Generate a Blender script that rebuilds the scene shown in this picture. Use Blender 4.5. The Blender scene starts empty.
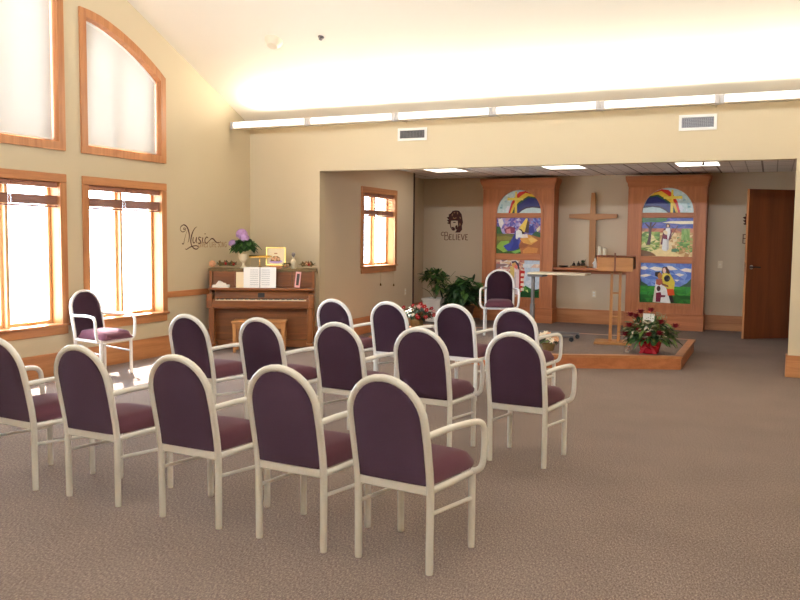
WORLD, SUN, EXPO, STRIP_W, REAR_FILL_W = 16.0, 30.0, 0.38, 17, 125
STRIP_C, REAR_FILL_C = (1, .91, .78), (.80, .88, 1)
LTILT, BLIND_T = .45, .03
import bpy, bmesh, math, random
from mathutils import Vector, Matrix
from mathutils.geometry import tessellate_polygon
PI = math.pi
rnd = random.Random(7)
SC = bpy.context.scene
COL = SC.collection

# ------------------------------------------------------------------ materials
def s2l(c):
    return tuple(((v/12.92) if v <= 0.04045 else ((v+0.055)/1.055)**2.4) for v in c)
def rgb(r, g, b):
    return s2l((r/255, g/255, b/255))
def new_mat(name):
    m = bpy.data.materials.new(name); m.use_nodes = True
    nt = m.node_tree; b = nt.nodes['Principled BSDF']
    return m, nt, b
def mat(name, col, rough=.5, spec=.4, metal=0, var=0, vscale=20, bump=0, bscale=80, emit=0, coat=0, trans=0, sub=0, sheen=0):
    m, nt, b = new_mat(name)
    b.inputs['Base Color'].default_value = (*col, 1)
    b.inputs['Roughness'].default_value = rough
    b.inputs['Specular IOR Level'].default_value = spec
    b.inputs['Metallic'].default_value = metal
    b.inputs['Coat Weight'].default_value = coat
    b.inputs['Transmission Weight'].default_value = trans
    b.inputs['Sheen Weight'].default_value = sheen
    if emit:
        b.inputs['Emission Color'].default_value = (*col, 1); b.inputs['Emission Strength'].default_value = emit
    N = nt.nodes.new; L = nt.links.new
    if var or bump:
        tc = N('ShaderNodeTexCoord')
    if var:
        n = N('ShaderNodeTexNoise'); n.inputs['Scale'].default_value = vscale; n.inputs['Detail'].default_value = 4
        L(tc.outputs['Object'], n.inputs['Vector'])
        mx = N('ShaderNodeMix'); mx.data_type = 'RGBA'
        mx.inputs[6].default_value = (*[c*(1-var) for c in col], 1); mx.inputs[7].default_value = (*[min(1, c*(1+var)) for c in col], 1)
        L(n.outputs['Fac'], mx.inputs[0]); L(mx.outputs[2], b.inputs['Base Color'])
        if emit: L(mx.outputs[2], b.inputs['Emission Color'])
    if bump:
        n2 = N('ShaderNodeTexNoise'); n2.inputs['Scale'].default_value = bscale; n2.inputs['Detail'].default_value = 3
        L(tc.outputs['Object'], n2.inputs['Vector'])
        bp = N('ShaderNodeBump'); bp.inputs['Strength'].default_value = bump; bp.inputs['Distance'].default_value = .01
        L(n2.outputs['Fac'], bp.inputs['Height']); L(bp.outputs['Normal'], b.inputs['Normal'])
    return m
def wood(name, c1, c2, axis='z', rough=.38, scale=9, spec=.4):
    m, nt, b = new_mat(name); N = nt.nodes.new; L = nt.links.new
    tc = N('ShaderNodeTexCoord'); mp = N('ShaderNodeMapping')
    st = {'x': (.06, 1, 1), 'y': (1, .06, 1), 'z': (1, 1, .06)}[axis]
    mp.inputs['Scale'].default_value = st
    L(tc.outputs['Object'], mp.inputs['Vector'])
    n = N('ShaderNodeTexNoise'); n.inputs['Scale'].default_value = scale; n.inputs['Detail'].default_value = 6; n.inputs['Distortion'].default_value = 1.2
    L(mp.outputs[0], n.inputs['Vector'])
    n2 = N('ShaderNodeTexNoise'); n2.inputs['Scale'].default_value = scale*12; n2.inputs['Detail'].default_value = 3
    L(mp.outputs[0], n2.inputs['Vector'])
    ad = N('ShaderNodeMath'); ad.operation = 'MULTIPLY_ADD'; ad.inputs[1].default_value = .35
    L(n2.outputs['Fac'], ad.inputs[0]); L(n.outputs['Fac'], ad.inputs[2])
    r = N('ShaderNodeValToRGB'); r.color_ramp.elements[0].position = .38; r.color_ramp.elements[1].position = .85
    r.color_ramp.elements[0].color = (*c1, 1); r.color_ramp.elements[1].color = (*c2, 1)
    L(ad.outputs[0], r.inputs['Fac']); L(r.outputs['Color'], b.inputs['Base Color'])
    b.inputs['Roughness'].default_value = rough; b.inputs['Specular IOR Level'].default_value = spec
    return m
def emis(name, col, s):
    m = bpy.data.materials.new(name); m.use_nodes = True; nt = m.node_tree
    nt.nodes.clear(); o = nt.nodes.new('ShaderNodeOutputMaterial'); e = nt.nodes.new('ShaderNodeEmission')
    e.inputs[0].default_value = (*col, 1); e.inputs[1].default_value = s
    nt.links.new(e.outputs[0], o.inputs[0]); return m
def glass_mat(name):
    m = bpy.data.materials.new(name); m.use_nodes = True; nt = m.node_tree; nt.nodes.clear()
    o = nt.nodes.new('ShaderNodeOutputMaterial'); mx = nt.nodes.new('ShaderNodeMixShader'); t = nt.nodes.new('ShaderNodeBsdfTransparent')
    g = nt.nodes.new('ShaderNodeBsdfGlossy'); g.inputs['Roughness'].default_value = .03
    lw = nt.nodes.new('ShaderNodeLayerWeight'); f = nt.nodes.new('ShaderNodeMath'); f.operation = 'POWER'; f.inputs[1].default_value = 4; nt.links.new(lw.outputs['Facing'], f.inputs[0])
    t.inputs[0].default_value = (.97, .98, .98, 1)
    nt.links.new(f.outputs[0], mx.inputs[0]); nt.links.new(t.outputs[0], mx.inputs[1]); nt.links.new(g.outputs[0], mx.inputs[2]); nt.links.new(mx.outputs[0], o.inputs[0])
    return m
def translucent(name, col, tcol, fac):
    m = bpy.data.materials.new(name); m.use_nodes = True; nt = m.node_tree; nt.nodes.clear()
    o = nt.nodes.new('ShaderNodeOutputMaterial'); mx = nt.nodes.new('ShaderNodeMixShader'); d = nt.nodes.new('ShaderNodeBsdfDiffuse'); t = nt.nodes.new('ShaderNodeBsdfTranslucent')
    d.inputs[0].default_value = (*col, 1); t.inputs[0].default_value = (*tcol, 1); mx.inputs[0].default_value = fac
    nt.links.new(d.outputs[0], mx.inputs[1]); nt.links.new(t.outputs[0], mx.inputs[2]); nt.links.new(mx.outputs[0], o.inputs[0])
    return m
def carpet_mat():
    m, nt, b = new_mat('carpet'); N = nt.nodes.new; L = nt.links.new
    tc = N('ShaderNodeTexCoord'); mp = N('ShaderNodeMapping'); mp.inputs['Rotation'].default_value = (0, 0, .7); mp.inputs['Scale'].default_value = (1, .45, 1)
    L(tc.outputs['Object'], mp.inputs['Vector'])
    n = N('ShaderNodeTexNoise'); n.inputs['Scale'].default_value = 130; n.inputs['Detail'].default_value = 4; n.inputs['Roughness'].default_value = .8
    L(mp.outputs[0], n.inputs['Vector'])
    r = N('ShaderNodeValToRGB'); e = r.color_ramp.elements
    e[0].position = .33; e[0].color = (*CARPET[0], 1); e[1].position = .68; e[1].color = (*CARPET[2], 1)
    x = e.new(.5); x.color = (*CARPET[1], 1)
    L(n.outputs['Fac'], r.inputs['Fac'])
    n2 = N('ShaderNodeTexNoise'); n2.inputs['Scale'].default_value = 2.2; n2.inputs['Detail'].default_value = 2
    L(tc.outputs['Object'], n2.inputs['Vector'])
    mx = N('ShaderNodeMix'); mx.data_type = 'RGBA'; mx.blend_type = 'MULTIPLY'; mx.inputs[0].default_value = .25
    L(r.outputs['Color'], mx.inputs[6]); L(n2.outputs['Fac'], mx.inputs[7]); L(mx.outputs[2], b.inputs['Base Color'])
    b.inputs['Roughness'].default_value = .95; b.inputs['Specular IOR Level'].default_value = .1
    bp = N('ShaderNodeBump'); bp.inputs['Strength'].default_value = .06; bp.inputs['Distance'].default_value = .004
    L(n.outputs['Fac'], bp.inputs['Height']); L(bp.outputs['Normal'], b.inputs['Normal'])
    return m
def tile_mat():
    m, nt, b = new_mat('ceiling_tile'); N = nt.nodes.new; L = nt.links.new
    tc = N('ShaderNodeTexCoord'); sp = N('ShaderNodeSeparateXYZ'); L(tc.outputs['Object'], sp.inputs[0])
    def lines(out, period, width, off):
        a = N('ShaderNodeMath'); a.operation = 'ADD'; a.inputs[1].default_value = off; L(out, a.inputs[0])
        d = N('ShaderNodeMath'); d.operation = 'DIVIDE'; d.inputs[1].default_value = period; L(a.outputs[0], d.inputs[0])
        f = N('ShaderNodeMath'); f.operation = 'FRACT'; L(d.outputs[0], f.inputs[0])
        l = N('ShaderNodeMath'); l.operation = 'LESS_THAN'; l.inputs[1].default_value = width/period; L(f.outputs[0], l.inputs[0])
        return l.outputs[0]
    def mul(a, k):
        q = N('ShaderNodeMath'); q.operation = 'MULTIPLY'; q.inputs[1].default_value = k; L(a, q.inputs[0]); return q.outputs[0]
    def mxm(a, b_):
        q = N('ShaderNodeMath'); q.operation = 'MAXIMUM'; L(a, q.inputs[0]); L(b_, q.inputs[1]); return q.outputs[0]
    a = mul(lines(sp.outputs[0], .61, .024, 10.0), .85); c = mul(lines(sp.outputs[0], .2033, .014, 10.0), .5); d = mul(lines(sp.outputs[1], .61, .024, 10.02), .6)
    fac = mxm(mxm(a, c), d)
    n = N('ShaderNodeTexNoise'); n.inputs['Scale'].default_value = 120; L(tc.outputs['Object'], n.inputs['Vector'])
    mx = N('ShaderNodeMix'); mx.data_type = 'RGBA'; mx.inputs[6].default_value = (.97, .94, .92, 1); mx.inputs[7].default_value = (.16, .13, .12, 1); L(fac, mx.inputs[0])
    m2 = N('ShaderNodeMix'); m2.data_type = 'RGBA'; m2.blend_type = 'MULTIPLY'; m2.inputs[0].default_value = .12
    L(mx.outputs[2], m2.inputs[6]); L(n.outputs['Fac'], m2.inputs[7]); L(m2.outputs[2], b.inputs['Base Color'])
    b.inputs['Roughness'].default_value = .9
    return m
CARPET = (rgb(88, 75, 72), rgb(133, 117, 110), rgb(180, 164, 155))
M = {}
M['wall'] = mat('wall_paint', rgb(209, 194, 164), .75, .25, var=.02, vscale=3, bump=.08, bscale=140)
M['wall2'] = mat('alcove_paint', rgb(208, 191, 165), .75, .25, var=.02, vscale=3, bump=.08, bscale=140)
M['ceil'] = mat('ceiling_paint', rgb(244, 236, 218), .8, .2, var=.01, vscale=2, bump=.06, bscale=120)
M['carpet'] = carpet_mat(); M['tile'] = tile_mat()
OK1, OK2 = rgb(160, 98, 58), rgb(198, 138, 90)
for a in 'xyz':
    M['oak_'+a] = wood('oak_trim_'+a, OK1, OK2, a)
    M['cab_'+a] = wood('cabinet_wood_'+a, rgb(158, 92, 54), rgb(196, 124, 78), a, .42)
    M['piano_'+a] = wood('piano_walnut_'+a, rgb(92, 52, 24), rgb(146, 88, 44), a, .3)
    M['pine_'+a] = wood('light_wood_'+a, rgb(148, 94, 46), rgb(186, 130, 74), a, .4)
for a in 'yz': M['sash_'+a] = wood('sash_wood_glare_'+a, rgb(206, 164, 118), rgb(226, 190, 146), a, .4)  # window glare put into the colour: bleached paler than the other trim
M['door'] = wood('door_veneer', rgb(92, 45, 21), rgb(124, 66, 32), 'z', .38, 5)
M['frame'] = mat('cream_enamel', rgb(247, 246, 244), .25, .5, coat=.2)
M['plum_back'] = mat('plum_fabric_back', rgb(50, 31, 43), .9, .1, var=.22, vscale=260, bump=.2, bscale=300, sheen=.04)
M['plum_lit'] = mat('plum_fabric_lit', rgb(94, 56, 68), .9, .1, var=.2, vscale=260, bump=.2, bscale=300, sheen=.08)  # same plum as the backs, paler: light from above put into the colour
M['white'] = mat('white_plastic', rgb(240, 238, 232), .4, .4)
M['ivory'] = mat('ivory_plastic', rgb(228, 216, 190), .4, .4)
M['grey'] = mat('grey_metal', rgb(120, 116, 116), .35, .5, metal=.6)
M['dark'] = mat('dark_metal', rgb(38, 34, 34), .4, .5, metal=.3)
M['black'] = mat('black_plastic', rgb(20, 19, 20), .5, .4)
M['chrome'] = mat('chrome', rgb(220, 222, 228), .12, .5, metal=1)
M['brass'] = mat('brass', rgb(214, 170, 88), .25, .5, metal=1)
M['brown_trim'] = mat('dark_brown_trim', rgb(64, 42, 32), .5, .3)
M['glass'] = glass_mat('window_glass')
M['blind_white'] = translucent('blind_white', (.70, .675, .635), (.74, .71, .66), BLIND_T)
M['blind_wood'] = wood('blind_slat_wood', rgb(126, 80, 62), rgb(164, 112, 90), 'y', .5)
M['cord'] = mat('cord', rgb(206, 192, 160), .8, .2)
M['paper'] = mat('paper', rgb(246, 244, 238), .8, .2, var=.02, vscale=8)
M['paper_cream'] = mat('paper_cream', rgb(240, 222, 186), .8, .2)
M['ink'] = mat('ink', rgb(120, 118, 120), .8, .2)
M['decal'] = mat('decal_brown', rgb(82, 50, 44), .7, .2)
M['decal_text'] = mat('decal_medium_brown', rgb(112, 74, 58), .7, .2)
M['decal_light'] = mat('decal_tan', rgb(160, 118, 84), .7, .2)
M['leaf_dark'] = mat('leaf_dark', rgb(38, 66, 34), .45, .4, var=.45, vscale=14)
M['leaf_mid'] = mat('leaf_mid', rgb(62, 98, 44), .5, .4, var=.4, vscale=14)
M['leaf_light'] = mat('leaf_light', rgb(112, 134, 66), .5, .4, var=.35, vscale=16)
M['leaf_pale'] = mat('leaf_pale', rgb(152, 156, 118), .6, .3, var=.3, vscale=20)
M['stem'] = mat('stem', rgb(86, 88, 46), .6, .3)
M['soil'] = mat('soil', rgb(52, 38, 30), .95, .1, var=.3, vscale=60)
M['pot_white'] = mat('white_ceramic', rgb(246, 244, 238), .3, .5)
M['pot_cream'] = mat('cream_ceramic', rgb(228, 214, 182), .4, .4, var=.05, vscale=20)
M['pot_brown'] = mat('brown_ceramic', rgb(84, 52, 34), .45, .4, var=.15, vscale=20)
M['lilac'] = mat('lilac_petal', rgb(196, 160, 206), .7, .2, var=.2, vscale=40)
M['red'] = mat('red_petal', rgb(176, 30, 40), .6, .3, var=.3, vscale=30)
M['rose'] = mat('dark_rose', rgb(120, 18, 30), .6, .3, var=.35, vscale=40)
M['pinkp'] = mat('pink_petal', rgb(232, 176, 172), .7, .2, var=.2, vscale=30)
M['cream_petal'] = mat('cream_petal', rgb(240, 226, 202), .7, .2, var=.1, vscale=30)
M['peach'] = mat('peach_petal', rgb(226, 176, 138), .7, .2, var=.2, vscale=40)
M['foil'] = mat('red_foil', rgb(196, 24, 48), .22, .6, metal=.35, bump=.5, bscale=30)
M['dried'] = mat('dried_plant', rgb(132, 106, 66), .85, .2, var=.4, vscale=40)
M['dried_g'] = mat('dried_green', rgb(96, 96, 62), .85, .2, var=.4, vscale=40)
M['runner'] = mat('runner_cloth', rgb(112, 94, 66), .9, .1, var=.5, vscale=60)
M['tassel'] = mat('runner_edge', rgb(60, 46, 36), .9, .1)
M['wax'] = mat('candle_wax', rgb(236, 226, 200), .5, .4)
M['figure_dark'] = mat('dark_pottery', rgb(52, 40, 34), .55, .4, var=.3, vscale=40)
M['figure_white'] = mat('white_pottery', rgb(238, 232, 222), .5, .4)
M['lens'] = emis('fluorescent_lens', (1, .95, .86), 2.0)
M['lens2'] = emis('troffer_lens', (1, .93, .80), 2.8)
M['clear'] = mat('clear_glass', (.95, .95, .95), .05, .5, trans=.9)
M['joint'] = mat('joint_grey', rgb(196, 190, 186), .5, .4)
M['housing'] = mat('housing_tan', rgb(214, 202, 180), .5, .4)
M['ground'] = mat('pale_concrete', (.75, .75, .73), .9, .1, var=.08, vscale=1)

# ------------------------------------------------------------------ mesh builder
def catmull(pts, n=6, closed=False):
    pts = [Vector(p) for p in pts]; out = []
    m = len(pts)
    rng = range(m if closed else m-1)
    for i in rng:
        if closed: p0, p1, p2, p3 = pts[(i-1) % m], pts[i], pts[(i+1) % m], pts[(i+2) % m]
        else: p0, p1, p2, p3 = pts[max(i-1, 0)], pts[i], pts[i+1], pts[min(i+2, m-1)]
        for k in range(n):
            t = k/n
            out.append(.5*((2*p1)+(p2-p0)*t+(2*p0-5*p1+4*p2-p3)*t*t+(3*p1-p0-3*p2+p3)*t**3))
    if not closed: out.append(pts[-1])
    return out
class MB:
    def __init__(s):
        s.bm = bmesh.new(); s.mats = []; s.cur = 0
    def m(s, mt):
        if mt not in s.mats: s.mats.append(mt)
        s.cur = s.mats.index(mt); return s
    def face(s, vs):
        try: f = s.bm.faces.new(vs); f.material_index = s.cur; return f
        except ValueError: return None
    def box(s, x0, x1, y0, y1, z0, z1, bev=0, mtx=None, seg=1):
        c = Vector(((x0+x1)/2, (y0+y1)/2, (z0+z1)/2))
        mm = Matrix.Translation(c) @ Matrix.Diagonal((abs(x1-x0), abs(y1-y0), abs(z1-z0), 1))
        if mtx is not None: mm = mtx @ mm
        r = bmesh.ops.create_cube(s.bm, size=1, matrix=mm)
        vs = r['verts']; fs = set(f for v in vs for f in v.link_faces)
        for f in fs: f.material_index = s.cur
        if bev:
            es = list(set(e for v in vs for e in v.link_edges))
            rr = bmesh.ops.bevel(s.bm, geom=es, offset=bev, segments=seg, affect='EDGES', profile=.5)
            for f in rr['faces']: f.material_index = s.cur
        return s
    def tube(s, pts, r, seg=10, cap=True, closed=False):
        pts = [Vector(p) for p in pts]; n = len(pts)
        rs = r if isinstance(r, (list, tuple)) else [r]*n
        up = None; rings = []
        for i, p in enumerate(pts):
            if closed: t = pts[(i+1) % n]-pts[i-1]
            else: t = pts[min(i+1, n-1)]-pts[max(i-1, 0)]
            if t.length < 1e-9: t = Vector((0, 0, 1))
            t.normalize()
            if up is None:
                a = Vector((0, 0, 1)) if abs(t.z) < .9 else Vector((1, 0, 0))
                up = (a-t*a.dot(t)).normalized()
            else:
                up = up-t*up.dot(t)
                up = up.normalized() if up.length > 1e-6 else t.orthogonal().normalized()
            b = t.cross(up)
            rings.append([s.bm.verts.new(p+(up*math.cos(2*PI*k/seg)+b*math.sin(2*PI*k/seg))*rs[i]) for k in range(seg)])
        for i in range(n if closed else n-1):
            a, b = rings[i], rings[(i+1) % n]
            for k in range(seg): s.face((a[k], a[(k+1) % seg], b[(k+1) % seg], b[k]))
        if cap and not closed: s.face(rings[0][::-1]); s.face(rings[-1])
        return s
    def lathe(s, prof, c=(0, 0, 0), seg=20, wob=None):
        c = Vector(c); rings = []
        for r, z in prof:
            rings.append([s.bm.verts.new(c+Vector((max(r, 1e-4)*math.cos(2*PI*k/seg)*(1 if not wob else wob(k/seg, z)), max(r, 1e-4)*math.sin(2*PI*k/seg)*(1 if not wob else wob(k/seg, z)), z))) for k in range(seg)])
        for a, b in zip(rings, rings[1:]):
            for k in range(seg): s.face((a[k], a[(k+1) % seg], b[(k+1) % seg], b[k]))
        s.face(rings[0][::-1]); s.face(rings[-1]); return s
    def ball(s, c, r, sub=2, sq=(1, 1, 1)):
        mm = Matrix.Translation(Vector(c)) @ Matrix.Diagonal((sq[0], sq[1], sq[2], 1))
        rr = bmesh.ops.create_icosphere(s.bm, subdivisions=sub, radius=r, matrix=mm)
        for f in set(f for v in rr['verts'] for f in v.link_faces): f.material_index = s.cur
        return s
    def poly(s, pts):
        return s.face([s.bm.verts.new(Vector(p)) for p in pts])
    def solid(s, outer, holes, fn, t0, t1):
        """prism with holes: 2D loops mapped by fn(a, b, t) at depth t0 and t1"""
        loops = [outer]+list(holes)
        flat = [p for l in loops for p in l]
        tris = tessellate_polygon([[Vector((p[0], p[1], 0)) for p in l] for l in loops])
        A = [s.bm.verts.new(Vector(fn(p[0], p[1], t0))) for p in flat]; B = [s.bm.verts.new(Vector(fn(p[0], p[1], t1))) for p in flat]
        for t in tris:
            s.face([A[i] for i in t]); s.face([B[i] for i in reversed(t)])
        k = 0
        for l in loops:
            n = len(l)
            for i in range(n):
                a, b = k+i, k+(i+1) % n
                s.face((A[a], A[b], B[b], B[a]))
            k += n
        return s
    def leaf(s, base, d, length, width, droop=.3, nrm=None, n=4):
        d = Vector(d).normalized(); base = Vector(base)
        side = d.cross(nrm if nrm is not None else Vector((0, 0, 1)))
        if side.length < 1e-3: side = Vector((1, 0, 0))
        side.normalize(); L, R_ = [], []
        prev = None
        for i in range(n+1):
            t = i/n
            p = base+d*length*t+Vector((0, 0, -droop*length*t*t))
            w = width*.5*math.sin(PI*min(1, t*.92+.06))**.8
            if i == n: w = width*.03
            up = Vector((0, 0, .12*width))
            l = s.bm.verts.new(p+side*w+up); r = s.bm.verts.new(p-side*w+up); c = s.bm.verts.new(p)
            if prev:
                s.face((prev[0], prev[2], c, l)); s.face((prev[2], prev[1], r, c))
            prev = (l, r, c)
        return s
    def build(s, name, parent=None, smooth=40, loc=None):
        bmesh.ops.recalc_face_normals(s.bm, faces=s.bm.faces[:])
        me = bpy.data.meshes.new(name); s.bm.to_mesh(me); s.bm.free()
        for mt in s.mats: me.materials.append(mt)
        if smooth:
            for p in me.polygons: p.use_smooth = True
            me.set_sharp_from_angle(angle=math.radians(smooth))
        o = bpy.data.objects.new(name, me); COL.objects.link(o)
        if parent: o.parent = parent
        if loc: o.location = loc
        return o
def mb(mt):
    b = MB(); b.m(M[mt] if isinstance(mt, str) else mt); return b
def thing(name, label, cat, loc=(0, 0, 0), rz=0, group=None):
    o = bpy.data.objects.new(name, None); COL.objects.link(o); o.empty_display_size = .1
    o.location = loc; o.rotation_euler = (0, 0, rz); return tag(o, label, cat, group)
def tag(o, label, cat, group=None):
    o['label'] = label; o['category'] = cat
    if group: o['group'] = group
    return o
def struct(o):
    o['kind'] = 'structure'; return o
def sroot(name, loc=(0, 0, 0), rz=0):
    o = bpy.data.objects.new(name, None); COL.objects.link(o); o.location = loc; o.rotation_euler = (0, 0, rz); return struct(o)
def dup(root, loc, rz, label, group):
    r = root.copy(); COL.objects.link(r); r.location = loc; r.rotation_euler = (0, 0, rz); r['label'] = label
    if group: r['group'] = group
    for ch in list(root.children):
        c = ch.copy(); COL.objects.link(c); c.parent = r
        for g in ch.children:
            d = g.copy(); COL.objects.link(d); d.parent = c
    return r

# ------------------------------------------------------------------ camera (solved from the photograph's perspective)
CAM = Vector((6.65034, -9.69859, 1.44972))
R_ = Vector((0.91205433, 0.40993814, 0.01037421)); U_ = Vector((-0.04050271, 0.06488015, 0.99707076)); F_ = Vector((-0.40806425, 0.90980288, -0.07577783))
cd = bpy.data.cameras.new('camera'); cam = bpy.data.objects.new('camera', cd); COL.objects.link(cam)
mw = Matrix.Identity(4)
for i in range(3):
    mw[i][0], mw[i][1], mw[i][2], mw[i][3] = R_[i], U_[i], -F_[i], CAM[i]
cam.matrix_world = mw; cd.sensor_width = 36; cd.lens = 825.9128/800*36; cd.clip_start = .05; cd.clip_end = 500
SC.camera = cam

# ------------------------------------------------------------------ room shell
XL, XO, XR, XRW = 0.0, 1.106, 6.853, 8.6
D, HC, HS, HO, SL = 4.56, 2.53, 2.967, 2.318, .4546
YR, YB = -5.3, -10.6
ZR = HS-SL*YR
AX = .72      # recessed back part of the alcove's left wall
AY = 3.18
ARX = 7.06    # alcove right wall
struct(mb('carpet').box(-.2, XRW+.2, YB-.2, D+.2, -.1, 0).build('floor'))
# windows on the left wall
WIN = [(-3.09, -1.77), (-4.63, -3.31)]
WB, WT, UB = .417, 2.058, 2.295
def arch_out(y0, y1, kind):
    """outline (y,z) of the upper casings, counterclockwise from bottom left (small y)"""
    if kind == 0:
        top = [(-3.09, 3.80), (-2.95, 3.793), (-2.8, 3.772), (-2.668, 3.739), (-2.5, 3.685), (-2.33, 3.617), (-2.174, 3.544), (-2.02, 3.459), (-1.88, 3.373), (-1.765, 3.293)]
    else:
        top = [(-4.63, 4.08), (-4.3, 4.12), (-3.97, 4.12), (-3.64, 4.07), (-3.31, 3.98)]
    return [(y0, UB)]+[(y1, UB)]+top[::-1]
def inset(loop, d):
    n = len(loop); out = []
    for i in range(n):
        p0, p1, p2 = Vector(loop[i-1]), Vector(loop[i]), Vector(loop[(i+1) % n])
        e1 = (p1-p0).normalized(); e2 = (p2-p1).normalized()
        n1 = Vector((-e1.y, e1.x)); n2 = Vector((-e2.y, e2.x))
        b = (n1+n2); b.normalize(); k = d/max(.3, b.dot(n1))
        q = p1+b*k; out.append((q.x, q.y))
    return out
left_fn = lambda a, b, t: (t, a, b)
lower_holes = [[(y0+.07, WB+.10), (y1-.07, WB+.10), (y1-.07, WT-.07), (y0+.07, WT-.07)] for y0, y1 in WIN]
upper_out = [arch_out(*WIN[0], 0), arch_out(*WIN[1], 1)]
upper_holes = [inset(l, .07) for l in upper_out]
gable = [(YB, -.1), (.15, -.1), (.15, HS-SL*.15+.1), (0, HS+.1), (YR, ZR+.1), (YB, HS+.1)]
struct(mb('wall').solid(gable, lower_holes+upper_holes, left_fn, 0, -.2).build('wall_left', smooth=0))
struct(mb('wall').solid(gable, [], left_fn, XRW, XRW+.2).build('wall_right', smooth=0))
front_fn = lambda a, b, t: (a, t, b)
struct(mb('wall').solid([(0, 0), (XO, 0), (XO, HO), (XR, HO), (XR, 0), (XRW, 0), (XRW, HS+.1), (0, HS+.1)], [], front_fn, 0, .15).build('wall_front', smooth=0))
struct(mb('wall').box(0, XRW, YB-.2, YB, 0, HS+.1).build('wall_rear', smooth=0))
b = mb('ceil')
prof = [(.15, HS-SL*.15), (YR, ZR), (YB, HS), (YB, HS+.15), (YR, ZR+.15), (.15, HS-SL*.15+.15)]
b.solid(prof, [], lambda a, c, t: (t, a, c), -.2, XRW+.2)
struct(b.build('ceiling', smooth=0))
# alcove
AW = [(1.215, 2.475)]; AWB, AWT = .905, 2.195
ahole = [[(1.215+.06, AWB+.10), (2.475-.06, AWB+.10), (2.475-.06, AWT-.07), (1.215+.06, AWT-.07)]]
b = mb('wall2').solid([(.15, 0), (AY, 0), (AY, 2.7), (.15, 2.7)], ahole, left_fn, XO, XO-.2)
b.box(AX-.2, XO-.2, AY-.2, AY, 0, 2.7); b.box(AX-.2, AX, AY, D+.2, 0, 2.7)
struct(b.build('wall_alcove_left', smooth=0))
struct(mb('wall2').box(AX-.2, ARX+.2, D, D+.2, 0, 2.7).build('wall_back', smooth=0))
DH = 3.93   # hinge y of the open door
b = mb('wall2'); b.box(ARX, ARX+.2, .15, DH-.95, 0, 2.7); b.box(ARX, ARX+.2, DH+.02, D, 0, 2.7); b.box(ARX, ARX+.2, DH-.95, DH+.02, 2.24, 2.7); b.box(ARX+.2, ARX+.25, .15, D, 0, 2.7)
struct(b.build('wall_alcove_right', smooth=0))
struct(mb('tile').box(AX-.2, ARX+.2, .15, D+.2, HC, HC+.1).build('ceiling_alcove', smooth=0))
struct(mb('ground').box(-90, -.35, -60, 60, -.5, -.35).build('ground', smooth=0))

# ---- trim
def sbox(name, mt, *a, bev=.004): return struct(mb(mt).box(*a, bev=bev).build(name))
BB = .235
sbox('baseboard_left', 'oak_y', 0, .022, YB, 0, 0, BB)
sbox('baseboard_front', 'oak_x', .022, XO, -.022, 0, 0, BB)
sbox('baseboard_front.001', 'oak_x', XR-.02, XRW, -.022, 0, 0, BB)
sbox('baseboard_jamb', 'oak_y', XR-.02, XR, 0, .15, 0, BB)
sbox('baseboard_alcove_left', 'oak_y', XO, XO+.022, 0, AY, 0, BB+.02)
sbox('baseboard_recess', 'oak_y', AX, AX+.022, AY, D, 0, BB+.02)
sbox('baseboard_back', 'oak_x', AX+.022, ARX, D-.022, D, 0, BB+.01)
sbox('baseboard_right', 'oak_y', XRW-.022, XRW, YB, 0, 0, BB)
sbox('baseboard_alcove_right', 'oak_y', ARX-.022, ARX, .15, DH-1.0, 0, BB)
# chair rail on the left wall
for a, c in [(YB, WIN[1][0]), (WIN[1][1], WIN[0][0]), (WIN[0][1], 0)]: sbox('trim_1', 'oak_y', 0, .02, a, c, .692, .765)
sbox('trim_2', 'brown_trim', XO-.005, XO+.02, AY-.012, AY+.012, .25, HC, bev=0)     # dark strip at the alcove wall's end

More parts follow.
